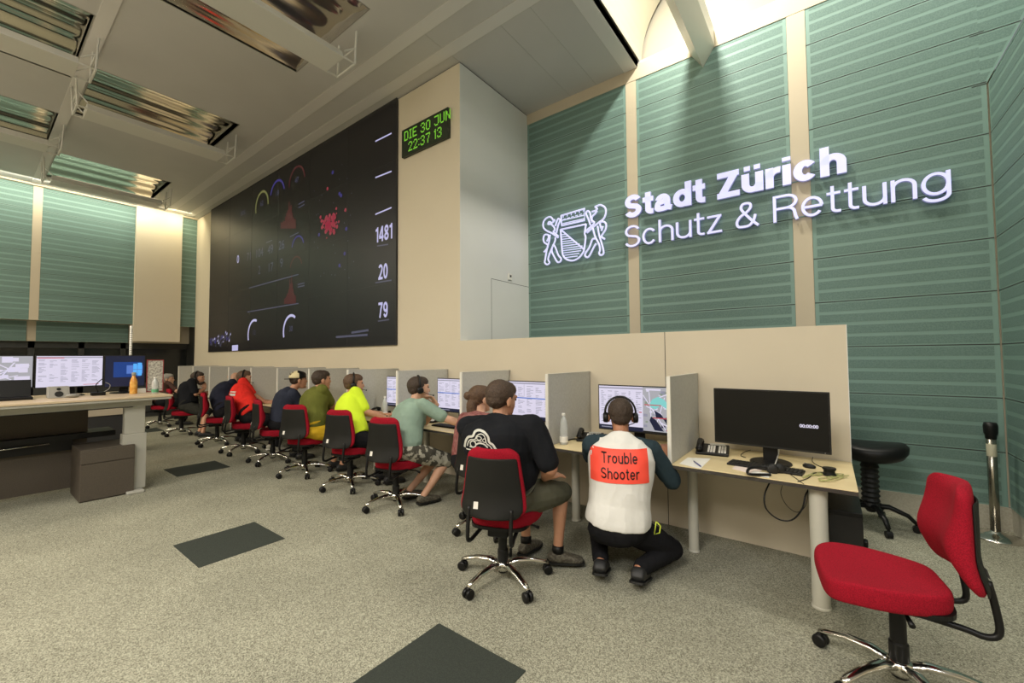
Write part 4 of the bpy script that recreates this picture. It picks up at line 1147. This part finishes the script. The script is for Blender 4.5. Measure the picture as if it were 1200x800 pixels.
sign_word('Schutz', 'thin white illuminated word Schutz on the green wall', SXW[4], 2.96, .29, SXW[5], .09, .085)
sign_word('&', 'thin white illuminated ampersand between Schutz and Rettung', SXW[6], 2.96, .29, SXW[7], .09, .1)
sign_word('Rettung', 'thin white illuminated word Rettung on the green wall', SXW[8], 2.96, .29, SXW[9], .09, .085)
# coat of arms with two lions, strokes traced on the wall plane
cr = thing('coat_of_arms', 'white illuminated coat of arms with two lions holding a striped shield', 'emblem', at(672, 300, y=YS))
co = cr.location.copy()
def cp_(x, y): p = at(630+x*.1125, 230+y*.1125, y=YS); return p-co
def stroke(mb, pts, w_=.0135, closed=False, sm=True):
    P_ = [cp_(*p) for p in pts]
    if sm: P_ = smooth_path(P_, 4)
    mb.tube(P_, w_, 8, flat=(1, 1))
def cmir(pts, sx0=370): return pts
lion_l = MB()
stroke(lion_l, [(165, 250), (135, 215), (95, 225), (62, 265), (60, 320), (90, 355), (150, 385), (215, 430)]); stroke(lion_l, [(165, 250), (180, 245), (150, 275), (120, 265), (110, 290), (140, 290), (170, 320), (180, 350), (165, 370), (215, 415)])
stroke(lion_l, [(215, 230), (235, 250), (215, 300), (195, 385)]); stroke(lion_l, [(215, 230), (200, 260), (185, 310)])
stroke(lion_l, [(130, 400), (120, 470), (95, 560), (80, 650), (75, 690), (100, 710), (125, 690), (110, 650), (140, 560), (180, 470), (185, 430)])
stroke(lion_l, [(160, 500), (185, 530), (215, 610), (245, 650), (235, 680), (210, 685), (190, 660), (150, 580), (150, 540)])
stroke(lion_l, [(110, 400), (75, 400), (60, 440), (70, 480), (100, 500), (105, 530), (85, 560), (65, 580)]); stroke(lion_l, [(110, 400), (115, 430), (95, 470)])
lion_l.build('lion', M['letter'], cr, smooth=True)
lion_r = MB()
stroke(lion_r, [(565, 160), (600, 150), (620, 130), (600, 110), (620, 100), (655, 90), (700, 115), (712, 165), (690, 230), (640, 270), (580, 320), (515, 380)])
stroke(lion_r, [(620, 150), (600, 180), (570, 210), (565, 250), (590, 280), (510, 355), (500, 375)]); stroke(lion_r, [(520, 150), (505, 180), (530, 240), (550, 300)]); stroke(lion_r, [(520, 150), (545, 170), (555, 230), (570, 270)])
stroke(lion_r, [(575, 330), (600, 420), (640, 500), (650, 560), (640, 590), (655, 612), (685, 600), (685, 560), (665, 480), (640, 400), (625, 310)])
stroke(lion_r, [(600, 440), (570, 450), (540, 530), (500, 590), (495, 620), (520, 635), (545, 610), (580, 540), (610, 490)])
stroke(lion_r, [(660, 330), (650, 280), (680, 262), (712, 285), (710, 340), (680, 390), (665, 420), (700, 445)]); stroke(lion_r, [(665, 360), (680, 310)])
lion_r.build('lion', M['letter'], cr, smooth=True)
shd = MB(); sh_pts = [(240, 345), (255, 560), (270, 625), (310, 660), (370, 668), (430, 640), (470, 590), (485, 550), (500, 430), (490, 385), (505, 290)]
stroke(shd, sh_pts); stroke(shd, [(240, 345), (505, 290)], sm=False); stroke(shd, [(240, 345), (485, 555)], .012, sm=False)
for i in range(11):
    y0 = 400+i*24; xl = 250+max(0, i-8)*12; fr_ = (y0-30-345)/210; xr = min(470-max(0, i-7)*18, 250+240*max(0, (y0-355-30)/195)+20)
    if xr > xl+12: stroke(shd, [(xl, y0), (xr, y0-(xr-xl)*.13)], .007, sm=False)
shd.build('shield', M['letter'], cr, smooth=True)
crn = MB()
q = lambda x, y: (x, y)
stroke(crn, [(245, 200), (490, 128), (490, 250), (250, 305), (245, 200)], sm=False); stroke(crn, [(255, 250), (488, 195)], .008, sm=False); stroke(crn, [(258, 285), (488, 232)], .008, sm=False)
for i in range(6):
    x = 265+i*42; y = 192-i*12.3; stroke(crn, [(x, y), (x+2, y+28)], .008, sm=False); stroke(crn, [(x+2, y+48), (x+26, y+42)], .006, sm=False)
crn.build('mural_crown', M['letter'], cr, smooth=True)
# wall socket plate on the block side
so = thing('wall_sensor', 'small white switch plate on the pale block side', 'switch', (-3.744, 4.904, 2.709))
MB().box((0, -.045, -.055), (.012, .045, .045)).build('plate', M['cup'], so, bevel=.003); MB().box((.012, -.01, -.01), (.018, .02, .02)).build('button', M['blackp'], so)

# ------------------------------------------------------------------ monitors and desk items
def ui_sheet(mb, w_, h_, kind, y=-.0015):
    """screen content as small flat areas; materials: 0 base 1 light 2 grey 3 blue 4 dark 5 red 6 map grey 7 teal 8 green"""
    def R(x0, z0, x1, z1, m, k=1): mb.add([(x0*w_, y-.0002*k, z0*h_), (x1*w_, y-.0002*k, z0*h_), (x1*w_, y-.0002*k, z1*h_), (x0*w_, y-.0002*k, z1*h_)], [(0, 1, 2, 3)], m)
    rnd = random.Random(kind+'x')
    if kind in ('list', 'listmap', 'sheet'):
        wl = 1.0 if kind != 'listmap' else .58
        R(0, 0, wl, 1, 1, 0)
        if kind != 'sheet': R(0, 0, wl, .09, 4); R(.03, .03, .3*wl, .05, 2, 2)
        R(0, .94, wl, .97, 2)
        n = 22
        for i in range(n):
            z = .16+i*.034
            for c in range(6):
                if rnd.random() < .75: x = .03+c*.16*wl; R(x*1.0, z, x+rnd.uniform(.03, .13)*wl, z+.012, 2, 2)
        if kind == 'list': R(0, .55, .7, .58, 3, 3); R(.3, .6, .305, .94, 2, 3); R(.7, .15, .705, .55, 2, 3); R(.9, .5, .93, .52, 5, 3)
        if kind == 'listmap': R(.53, .42, .565, .44, 5, 3)
        if kind == 'sheet': R(.01, .93, .4, .955, 5, 3); R(.7, .04, .95, .055, 5, 3)
    if kind in ('map', 'listmap'):
        x0 = 0 if kind == 'map' else .58
        R(x0, 0.03, 1, 1, 6, 0)
        W_ = 1-x0
        for i in range(26):
            cx, cz = x0+rnd.random()*W_*.9, .06+rnd.random()*.85; a = rnd.uniform(.02, .07)*W_*2; R(cx, cz, min(1, cx+a), min(.98, cz+a*1.2), rnd.choice((2, 1, 8, 2, 4) if kind == 'listmap' else (1, 2, 1, 1)), 1)
        for i in range(9):
            a = (rnd.random(), rnd.random()); b = (rnd.random(), rnd.random()); dx, dz = (b[0]-a[0]), (b[1]-a[1]); L_ = math.hypot(dx, dz)+1e-6; nx, nz = -dz/L_*.012, dx/L_*.012
            pp = [((x0+p[0]*W_)*w_, y-.0006, (.04+p[1]*.94)*h_) for p in ((a[0]+nx, a[1]+nz), (b[0]+nx, b[1]+nz), (b[0]-nx, b[1]-nz), (a[0]-nx, a[1]-nz))]
            mb.add(pp, [(0, 1, 2, 3)], 1)
        if kind == 'listmap':
            def poly(ps, m, k=5): mb.add([(p[0]*w_, y-.0002*k, p[1]*h_) for p in ps], [tuple(range(len(ps)))], m)
            poly([(.66, .62), (.70, .74), (.77, .80), (.84, .74), (.90, .62), (.93, .5), (.89, .42), (.86, .55), (.80, .62), (.74, .52), (.68, .55)], 7)
            poly([(.68, .36), (.74, .28), (.83, .05), (.72, .06), (.66, .27)], 4); poly([(.82, .33), (.90, .38), (.99, .2), (.90, .12)], 4); poly([(.72, .5), (.80, .42), (.83, .34), (.74, .34)], 4)
            R(.60, .60, .80, .62, 5, 7); R(.70, .32, .88, .34, 5, 7); R(.86, .06, .99, .085, 5, 7); R(.62, .93, .8, .97, 1, 7)
        else:
            R(0, .8, .2, .84, 5, 3)
    if kind == 'windows':
        R(0, 0, 1, 1, 4, 0)
        for i in range(7): R(.25+i*.07, .35+.015*i, .95, .75-.015*i, 3, i+1) if i > 3 else R(.2+i*.1, .3+.02*i, .9, .8-.02*i, 9, i+1)
        for a in ((.70, .36, .80, .54), (.70, .56, .80, .74), (.815, .34, .93, .54), (.815, .56, .93, .77)): R(*a, 10, 12)
MU = [M['black_gloss'], emis('ui_white', (.78, .74, .92), .82), emis('ui_grey', (.42, .42, .55), .6), emis('ui_blue', (.12, .25, .75), .7), emis('ui_dark', (.012, .018, .06), .6), emis('ui_red', (.6, .06, .08), .8),
      emis('ui_mapgrey', (.5, .5, .55), .7), emis('ui_teal', (.25, .7, .68), .8), emis('ui_green', (.35, .42, .33), .6), emis('ui_deepblue', (.01, .06, .3), .7), emis('ui_cyan', (.10, .45, 1), .9)]
def monitor(label, loc, rz, w_, h_, z_low, kind, stand=True, tilt=0):
    t = thing('monitor', label, 'monitor', loc, rz)
    MB().box((-w_/2, 0, z_low), (w_/2, .02, z_low+h_)).box((-w_/3, .02, z_low+h_*.2), (w_/3, .045, z_low+h_*.8)).build('housing', M['darkp'], t, bevel=.003)
    e = .009
    s_ = MB()
    if kind == 'off':
        s_.box((-w_/2+e, -.002, z_low+e*1.6), (w_/2-e, 0, z_low+h_-e))
        s_.box((w_/2-.035, -.003, z_low+.006), (w_/2-.032, 0, z_low+.009), 1)
        s_.build('screen', [mat('screen_off', (.004, .004, .004), .3, spec=.25), M['paper']], t)
        mb = MB(); vs, fs = text_mesh('00:00:00', .03, .001); mb.add([(w_*.26+a, -.0028, z_low+h_*.405+b) for a, b, c in vs], fs); mb.build('clock_text', emis('ui_white', (1, 1, 1), 1), t)
    else:
        q = MB(); ui_sheet(q, w_-2*e, h_-2.4*e, kind); q.v = [(x-w_/2+e, yy, z+z_low+1.4*e) for x, yy, z in q.v]
        q.build('screen', MU, t)
    if stand:
        MB().lathe((0, .06, 0), [(.001, 0), (.13, .0), (.13, .008), (.12, .014), (.03, .02)], 28).build('stand_foot', M['blackp'], t, smooth=False)
        MB().box((-.045, .05, .01), (.045, .075, z_low+h_*.4)).build('stand_neck', M['blackp'], t, bevel=.004)
    return t
mon_w, mon_h = .70, .40
monitor('large black switched off monitor on the empty desk at right', (-.345, 3.43, .74), A(-2), .70, .405, .115, 'off')
monitor('monitor showing list and aerial map behind the crouching man', (-1.30, 3.46, .74), 0, .70, .395, .12, 'listmap')
monitor('monitor with white list window beside the man in black', (-2.36, 3.50, .74), A(0), .70, .40, .12, 'list')
monitor('monitor with white tables beside the man in sage green', (-3.44, 3.50, .74), A(0), .70, .40, .12, 'list')
monitor('monitor seen edge on in front of the man in neon yellow', (-4.44, 3.50, .74), A(0), .70, .40, .12, 'list')
def keyboard(label, loc, rz):
    t = thing('keyboard', label, 'keyboard', loc, rz)
    MB().box((-.22, -.065, .0), (.22, .065, .014)).build('case', M['blackp'], t, bevel=.004)
    k = MB()
    for j in range(5):
        for i in range(19):
            x = -.212+i*.0224; y = -.058+j*.0235; k.box((x, y, .014), (x+.019, y+.02, .019))
    k.build('keys', M['darkp'], t)
keyboard('black keyboard in front of the switched off monitor', (-.36, 3.30, .74), A(-6))
def phone(label, loc, rz):
    t = thing('desk_phone', label, 'phone', loc, rz)
    b = MB(); pr = [(-.1, .0), (.1, 0), (.1, .055), (-.1, .02)]
    b.rings([[(x, y, z) for y, z in pr] for x in (-.11, .12)]); b.build('base', M['blackp'], t, bevel=.006)
    for ki in (0, 4):
      k = MB()
      for j in range(4):
        for i in range(ki, ki+3):
            y = -.07+j*.035; z = .02+(y+.1)*.175+.003; x = -.02+i*.019; k.obox((x, y, z), (.007, 0, 0), (0, .011, .002), (0, 0, .003), 0)
      k.build('keypad', M['tagw'], t)
    MB().obox((.04, .075, .056), (.055, 0, 0), (0, .014, .0025), (0, 0, .002)).build('display', M['lgrey'], t)
    h = MB().tube(smooth_path([(-.085, -.095, .05), (-.085, -.06, .07), (-.085, .04, .09), (-.085, .09, .078)], 4), [.024]+[.02]*11+[.024], 12, flat=(1, .7)); h.ell((-.085, -.08, .043), (.027, .03, .018)); h.ell((-.085, .08, .068), (.027, .03, .018))
    h.build('handset', M['blackp'], t, smooth=True)
    return t
phone('black desk phone with handset left of the switched off monitor', (-.745, 3.58, .74), A(8))
phone('black desk phone beside the divider behind the crouching man', (-1.76, 3.50, .74), A(20))
phone('black desk phone on the desk of the man in sage green', (-3.82, 3.42, .74), A(10))
phone('black desk phone on the desk of the man in neon yellow', (-4.84, 3.42, .74), A(10))
# mouse, small remote, papers, pen, lanyard tangle, headset on desk
def mouse(label, loc, rz, s=1):
    t = thing('mouse', label, 'mouse', loc, rz)
    MB().ell((0, 0, .012*s), (.032*s, .05*s, .022*s)).build('shell', M['blackp'], t, smooth=True)
    MB().box((-.002, .015, .030*s), (.002, .03, .036*s)).build('wheel', M['greyp'], t)
mouse('black mouse lying behind the headset on the empty desk', (-.12, 3.49, .741), A(70), .8)
def trackball(loc):
    t = thing('audio_puck', 'small round black cable winder near the right desk corner', 'cable winder', loc)
    MB().lathe((0, 0, 0), [(.001, 0), (.036, 0), (.036, .012), (.03, .016), (.03, .034), (.036, .038), (.036, .05), (.0, .053)], 24).build('spool', M['blackp'], t, smooth=False, bevel=.002)
trackball(tuple(at(972, 557, z=.74)))
def sheet_paper(name, label, pts, z, m, cat='paper', th=.0012):
    t = thing(name, label, cat, (pts[0][0], pts[0][1], z)); n = len(pts)
    o = V((pts[0][0], pts[0][1], 0)); lo = [V((x, y, 0))-o for x, y in pts]
    mb = MB(); mb.rings([[p for p in lo], [p+V((0, 0, th)) for p in lo]]); mb.build('sheet', m, t)
    return t
def zq(*uv): return [tuple(at(u, v, z=.741)[:2]) for u, v in uv]
sheet_paper('notepad', 'white note paper at the left of the empty desk', zq((796, 543), (821, 549), (833, 537), (806, 536)), .7405, M['paper'])
sheet_paper('printed_sheet', 'pale pink printed sheet near the front of the empty desk', zq((858, 549), (884, 556), (900, 547), (866, 541)), .7405, M['pinkpaper'])
sheet_paper('printed_card', 'small white card with dark lettering by the headset', zq((878, 556), (901, 560), (904, 555), (884, 552)), .742, M['paper'])
pa, pb = at(813, 540, z=.748), at(821, 546, z=.748)
tag(MB().cyl(pa, pb, .004, n=8).cyl(pb, pb+(pb-pa).normalized()*.012, .004, .0008, n=8).build('pen', M['ink'], smooth=True), 'blue pen lying on the white note paper', 'pen')
hs_ = thing('headset', 'black headset lying on the empty desk in front of the keyboard', 'headset', tuple(at(905, 552, z=.742)))
ho = hs_.location.copy()
def hq(u, v, z): return at(u, v, z=z)-ho
pts = smooth_path([hq(905, 547, .78), hq(890, 547, .775), hq(878, 549, .77), hq(877, 555, .76), hq(890, 556, .752), hq(903, 556, .752)], 5)
MB().tube(pts, .009, 8).build('headband', M['blackp'], hs_, smooth=True)
for dx in (0, .035):
    c = hq(905, 550, .765)+V((dx, .01+dx, 0)); dv = V((.3, -1, .1)).normalized()
    MB().tube([c-dv*.02, c-dv*.012, c+dv*.012, c+dv*.018], [.026, .034, .034, .024], 18).build('ear_cup', M['darkp'], hs_, smooth=True)
MB().tube([hq(908, 545, .78), hq(912, 533, .80), hq(913, 524, .82)], .004, 6).build('microphone', M['lgrey'], hs_, smooth=True)
def cable(label, pts, r=.003, m='blackp', n=6):
    tag(MB().tube(smooth_path(pts, n), r, 6).build('cable', M[m], smooth=True), label, 'cable')
cable('thick black cable loop hanging below the front edge of the empty desk', [at(903, 563, y=3.2), at(896, 580, y=3.12), at(898, 596, y=3.1), at(912, 608, y=3.1), at(928, 609, y=3.1), at(940, 596, y=3.1), at(944, 580, y=3.12), at(950, 570, y=3.2)], .005)
cable('thin black cable loop hanging inside the thicker one', [at(918, 566, y=3.2), at(915, 578, y=3.15), at(922, 592, y=3.15), at(934, 600, y=3.15), at(944, 592, y=3.15), at(948, 572, y=3.2)], .002)
cable('thin cable running from the lying headset to the desk edge', [at(914, 550, z=.744), at(925, 555, z=.744), at(935, 562, z=.744), at(942, 567, z=.744)], .002)
cable('cable from the round winder across the desk to the monitor', [at(968, 553, z=.744), at(955, 554, z=.744), at(947, 560, z=.744), at(935, 564, z=.744)], .0025)
cable('black cable behind the small mouse up to the monitor', [at(970, 549, z=.744), at(958, 545, z=.744), at(952, 540, z=.744), at(953, 534, z=.744)], .0025)
cable('short cable curling left of the monitor foot', [at(888, 526, z=.744), at(876, 528, z=.744), at(868, 533, z=.744), at(874, 536, z=.744)], .0025)
lan = MB(); rr = random.Random(3)
for i in range(5):
    p = [at(940+rr.uniform(0, 55), 553+rr.uniform(-2, 8)+i, z=.744+i*.001) for _ in range(5)]
    lan.tube(smooth_path(p, 4), .003, 5, flat=(1.6, .5))
tag(lan.build('lanyard', mat('lanyard_olive', (.42, .42, .16), .7), smooth=True), 'tangled pale green and white lanyard at the right end of the desk', 'lanyard')
for k_ in (1,): keyboard('black keyboard half hidden in front of the crouching man', (-1.45, 3.28, .74), A(8))
keyboard('black keyboard on the desk of the man in sage green', (-3.35, 3.27, .74), 0)
keyboard('black keyboard on the desk beside the man in black', (-2.3, 3.27, .74), 0)
mouse('black mouse beside the bottle on the desk of the woman in maroon', (-2.08, 3.3, .741), 0)
def bottle(name, label, loc, h=.25, r=.032, body='glassy', lab='cup', capm='cup'):
    t = thing(name, label, 'bottle', loc)
    p = [(.001, 0), (r*.9, .0), (r, .008), (r, h*.28), (r*.88, h*.33), (r, h*.4), (r, h*.55), (r*.86, h*.62), (r*.92, h*.68), (r*.6, h*.82), (r*.38, h*.88), (r*.38, h*.95)]
    MB().lathe((0, 0, 0), p, 20).build('body', M[body], t, smooth=True)
    MB().lathe((0, 0, 0), [(r*.42, h*.93), (r*.46, h*.935), (r*.46, h), (r*.4, h*1.005)], 16).build('cap', M[capm], t)
    if lab: MB().lathe((0, 0, 0), [(r*1.012, h*.08), (r*1.015, h*.085), (r*1.015, h*.26), (r*1.012, h*.265)], 20).build('label', M[lab], t, smooth=True)
    return t
bottle('water_bottle', 'clear plastic water bottle with white cap right of the divider, by the crouching man', (-1.86, 3.20, .74), .27, .036)
bottle('water_bottle', 'clear plastic water bottle just left of the divider, by the man in black', (-2.04, 3.30, .74), .27, .034)
bottle('water_bottle', 'clear plastic water bottle on the desk of the man in neon yellow', (-4.58, 3.32, .74), .27, .036)
cable('black cable bundle lying by the phone behind the crouching man', [at(664, 516, z=.746), at(674, 514, z=.746), at(682, 516, z=.746), at(690, 511, z=.746)], .006)
# computer tower
pcx = thing('computer_tower', 'black computer tower standing under the right end of the desk', 'computer', (.065, 3.55, 0))
MB().box((-.09, -.2, .0), (.08, .22, .53)).build('case', M['blackp'], pcx, bevel=.006)
MB().box((-.085, -.204, .02), (.075, -.2, .5)).build('front_panel', M['darkp'], pcx); MB().box((.08, -.12, .30), (.105, -.06, .34)).build('latch', M['blackp'], pcx, bevel=.008)

# ------------------------------------------------------------------ stool and stanchion
st = thing('saddle_stool', 'black padded stool with bellows column behind the desk end', 'stool', (.27, 4.9, 0))
rs = []
for rr_, z in ((.02, .585), (.17, .585), (.235, .60), (.262, .64), (.268, .69), (.24, .722), (.12, .718), (.02, .715)):
    rs.append([(rr_*math.cos(a)*(1.0), rr_*math.sin(a)*.95, z+.018*math.cos(2*a)*(rr_/.26)) for a in [2*PI*j/32 for j in range(32)]])
MB().rings(rs).build('seat', M['blackp'], st, smooth=True)
pr = [(.03, .12)]
for i in range(9): z = .16+i*.042; pr += [(.055, z), (.068, z+.02)]
pr += [(.05, .56), (.03, .60)]
MB().lathe((0, 0, 0), pr, 20).build('column_bellows', M['darkp'], st)
for i in range(5):
    a = 2*PI*i/5+.0
    c_, s_ = math.cos(a), math.sin(a)
    lg = MB().tube([(0, 0, .17), (c_*.12, s_*.12, .18), (c_*.24, s_*.24, .13), (c_*.29, s_*.29, .075)], [.03, .026, .022, .018], 10, flat=(1, .8)).build('leg', M['blackp'], st, smooth=True)
    MB().cyl((c_*.29-s_*.02, s_*.29+c_*.02, .03), (c_*.29+s_*.02, s_*.29-c_*.02, .03), .029, n=16).cyl((c_*.29, s_*.29, .03), (c_*.29, s_*.29, .08), .01).build('caster', M['blackp'], lg)
rg = MB().tube([(.1*math.cos(a), .1*math.sin(a), .57) for a in [2*PI*j/20 for j in range(21)]], .008, 6).build('ring', M['darkp'], st, smooth=True)
sp = thing('stanchion', 'chrome barrier stanchion with black belt head and round foot', 'stanchion', (1.06, 5.16, 0))
MB().lathe((0, 0, 0), [(.001, .0), (.165, 0), (.168, .006), (.16, .014), (.09, .03), (.04, .045), (.034, .055)], 36).build('base', M['chrome'], sp, smooth=True)
MB().lathe((0, 0, 0), [(.03, .05), (.03, .86)], 20).build('post', mat('brushed_steel', (.35, .33, .28), .25, 1), sp, smooth=True)
MB().lathe((0, 0, 0), [(.03, .80), (.034, .81), (.034, .83), (.042, .85), (.044, .91), (.038, .935), (.0, .94)], 20).build('belt_head', M['blackp'], sp, smooth=True)
MB().lathe((0, 0, 0), [(.0302, .66), (.0304, .661), (.0304, .76), (.0302, .761)], 20).build('label', mat('label_cream', (.5, .48, .36), .5), sp, smooth=True)

# ------------------------------------------------------------------ raised console at left
CZ = 1.09
cs = thing('raised_console', 'raised console desk with pale top and grey lifting column at left', 'desk', (-6.6, 0, 0))
def cb(a, b): return (a[0]+6.6, a[1], a[2]), (b[0]+6.6, b[1], b[2])
yE = 1.53
MB().box(*cb((-7.5, -3.0, CZ-.022), (-6.22, yE, CZ))).build('desk_top', mat('console_top', (.62, .49, .33), .4), cs, bevel=.003)
MB().box(*cb((-7.5, -3.0, CZ-.05), (-6.23, yE-.01, CZ-.023))).box(*cb((-7.4, -3.0, CZ-.12), (-6.36, yE-.16, CZ-.05))).build('under_frame', M['lgrey'], cs, bevel=.006)
MB().box(*cb((-7.4, -3.0, CZ-.125), (-6.35, 1.2, CZ-.12))).build('cable_strip', M['blackp'], cs)
MB().box(*cb((-6.49, 1.12, .03), (-6.36, 1.33, .66))).box(*cb((-6.475, 1.135, .66), (-6.375, 1.315, CZ-.1))).build('column', M['lgrey'], cs, bevel=.006)
MB().box(*cb((-7.1, 1.15, .0), (-6.24, 1.30, .03))).build('foot', M['lgrey'], cs, bevel=.008)
MB().box(*cb((-7.05, -3.0, .04), (-7.0, .92, .62))).box(*cb((-7.09, -3.0, .62), (-7.05, .93, CZ-.05))).build('modesty_panel', M['brown'], cs)
MB().box(*cb((-7.3, -3.0, .60), (-6.9, 1.15, .66))).box(*cb((-7.2, -3, .48), (-6.95, .8, .6))).build('cable_tray', M['blackp'], cs)
for y in (-1.8, .62): MB().tube([(-6.98+6.6, y, .55), (-6.9+6.6, y-.01, .58), (-6.9+6.6, y-.9, .56)], .008, 6).build('rail', M['chrome'], cs, smooth=True)
cbn = thing('drawer_pedestal', 'brown drawer pedestal under the raised console', 'cabinet', (-6.6, 1.0, 0))
MB().box((-.30, -.215, .0), (.28, .22, .545)).build('body', M['brown'], cbn, bevel=.004)
MB().box((.28, -.212, .40), (.298, .217, .53)).build('drawer', M['brown'], cbn, bevel=.003); MB().box((.28, -.212, .012), (.298, .217, .394)).build('drawer', M['brown'], cbn, bevel=.003)
tag(MB().box((-9.4, .9, .64), (-9.0, 1.76, .93)).box((-9.38, .92, 0), (-9.02, 1.74, .64), 1).build('backdrop', [M['trimbeige'], M['gap']], bevel=.004), 'low sideboard with pale upper panel seen beneath the raised console', 'backdrop')  # stand-in block for a pale lit strip beyond the console, black band below
def cmon(label, y0, y1, z0, z1, kind, x=-7.02):
    return monitor(label, (x, (y0+y1)/2, CZ), PI/2, y1-y0, z1-z0, z0-CZ, kind)
cmon('console monitor with pale map at the left picture edge', -.10, .487, 1.19, 1.562, 'map')
cmon('console monitor showing a white table with red heading', .495, 1.045, 1.19, 1.562, 'sheet')
cmon('dark blue console monitor with light blue window logo', 1.052, 1.435, 1.165, 1.563, 'windows')
bd = thing('notice_board', 'upright white notice board with red frame behind the orange bottle', 'notice board', (-7.0, 1.53, CZ))
MB().box((-.008, -.078, .01), (0, .078, .405)).build('sheet', mat('board_print', (.6, .58, .5), .7, vary=(45, (.3, .27, .24), .45, .6)), bd)
rf = MB(); 
for a, b_ in (((-.01, -.086, 0), (.006, -.078, .415)), ((-.01, .078, 0), (.006, .086, .415)), ((-.01, -.078, .405), (.006, .078, .415)), ((-.01, -.078, 0), (.006, .078, .01))): rf.box(a, b_)
rf.build('frame', mat('frame_red', (.3, .04, .04), .5), bd)
bo = thing('drink_bottle', 'orange patterned drink bottle on the raised console', 'bottle', (-6.78, 1.28, CZ))
MB().lathe((0, 0, 0), [(.001, 0), (.034, 0), (.037, .01), (.037, .14), (.03, .175), (.018, .205), (.016, .225)], 24).build('body', M['orange'], bo, smooth=True)
MB().lathe((0, 0, 0), [(.019, .222), (.021, .226), (.021, .256), (.015, .262), (.0, .263)], 20).build('cap', M['greyp'], bo, smooth=True)
bottle('water_bottle', 'clear water bottle with green label at the console corner', (-6.62, 1.45, CZ), .20, .035, lab='labelg')
tag(MB().box((-6.95, 1.33, CZ), (-6.88, 1.42, CZ+.055)).build('tissue_box', M['cup'], bevel=.004), 'small white box between the bottles on the console', 'box')
def speaker(label, loc, rz):
    t = thing('speaker_phone', label, 'speaker', loc, rz)
    pr = [(-.09, 0), (.07, 0), (.0, .125), (-.08, .125)]
    MB().rings([[(y*-1 if False else x, y, z) for y, z in [(-q[0], q[1]) for q in pr]] for x in (-.085, .085)]).build('body', mat('speaker_grey', (.3, .29, .26), .5), t, bevel=.008)
    for cz, rr_ in ((.095, .017), (.042, .034)):
        yy = -.07+cz*.56; n = V((0, -.87, .49)); c = V((0, yy, cz)); MB().tube([c-n*.004, c+n*.004], rr_, 20).build('speaker_cone', M['darkp'], t, smooth=False)
speaker('grey desk speaker with two round grilles on the console', (-6.82, .66, CZ), PI/2)
ph = MB().ell((-6.70, .76, CZ+.022), (.035, .06, .022)); tag(ph.build('mouse', M['greyp'], smooth=True), 'grey mouse beside the console speaker', 'mouse')
mk = thing('desk_microphone', 'small black gooseneck microphone on a square base on the console', 'microphone', (-6.85, .98, CZ))
MB().box((-.05, -.06, 0), (.05, .06, .04)).build('base', M['blackp'], mk, bevel=.006)
MB().tube(smooth_path([(0, .0, .04), (0, -.02, .12), (0, .02, .18), (0, .05, .2)], 4), .005, 8).build('gooseneck', M['blackp'], mk, smooth=True)
MB().tube(smooth_path([(0, .05, .04), (0, .09, .07), (0, .1, .12), (0, .06, .15)], 4), .004, 8).build('gooseneck', M['greyp'], mk, smooth=True)
lp = thing('laptop', 'black laptop lying open at the left end of the console', 'laptop', (-6.98, .26, CZ))
MB().box((-.0, -.24, 0), (.25, .21, .03)).build('base', M['blackp'], lp, bevel=.005); MB().obox((.0, -.015, .115), (.005, 0, .0), (0, .225, 0), (-.03, 0, .09)).build('lid', M['blackp'], lp, bevel=.003)
MB().box((.02, .1, .031), (.03, .2, .034)).build('led_strip', emis('led_strip', (.2, .8, .1), .8), lp)
po = thing('signal_pole', 'thin white perforated pole rising behind the blue console monitor', 'pole', (-7.25, 1.33, CZ))
mb = MB().cyl((0, 0, 0), (0, 0, .86), .014, n=10); mb.build('pole', M['cup'], po, smooth=True)
mb = MB()
for i in range(14): mb.cyl((0, 0, .45+i*.028), (0, 0, .458+i*.028), .016, n=10)
mb.build('ribs', M['lgrey'], po)
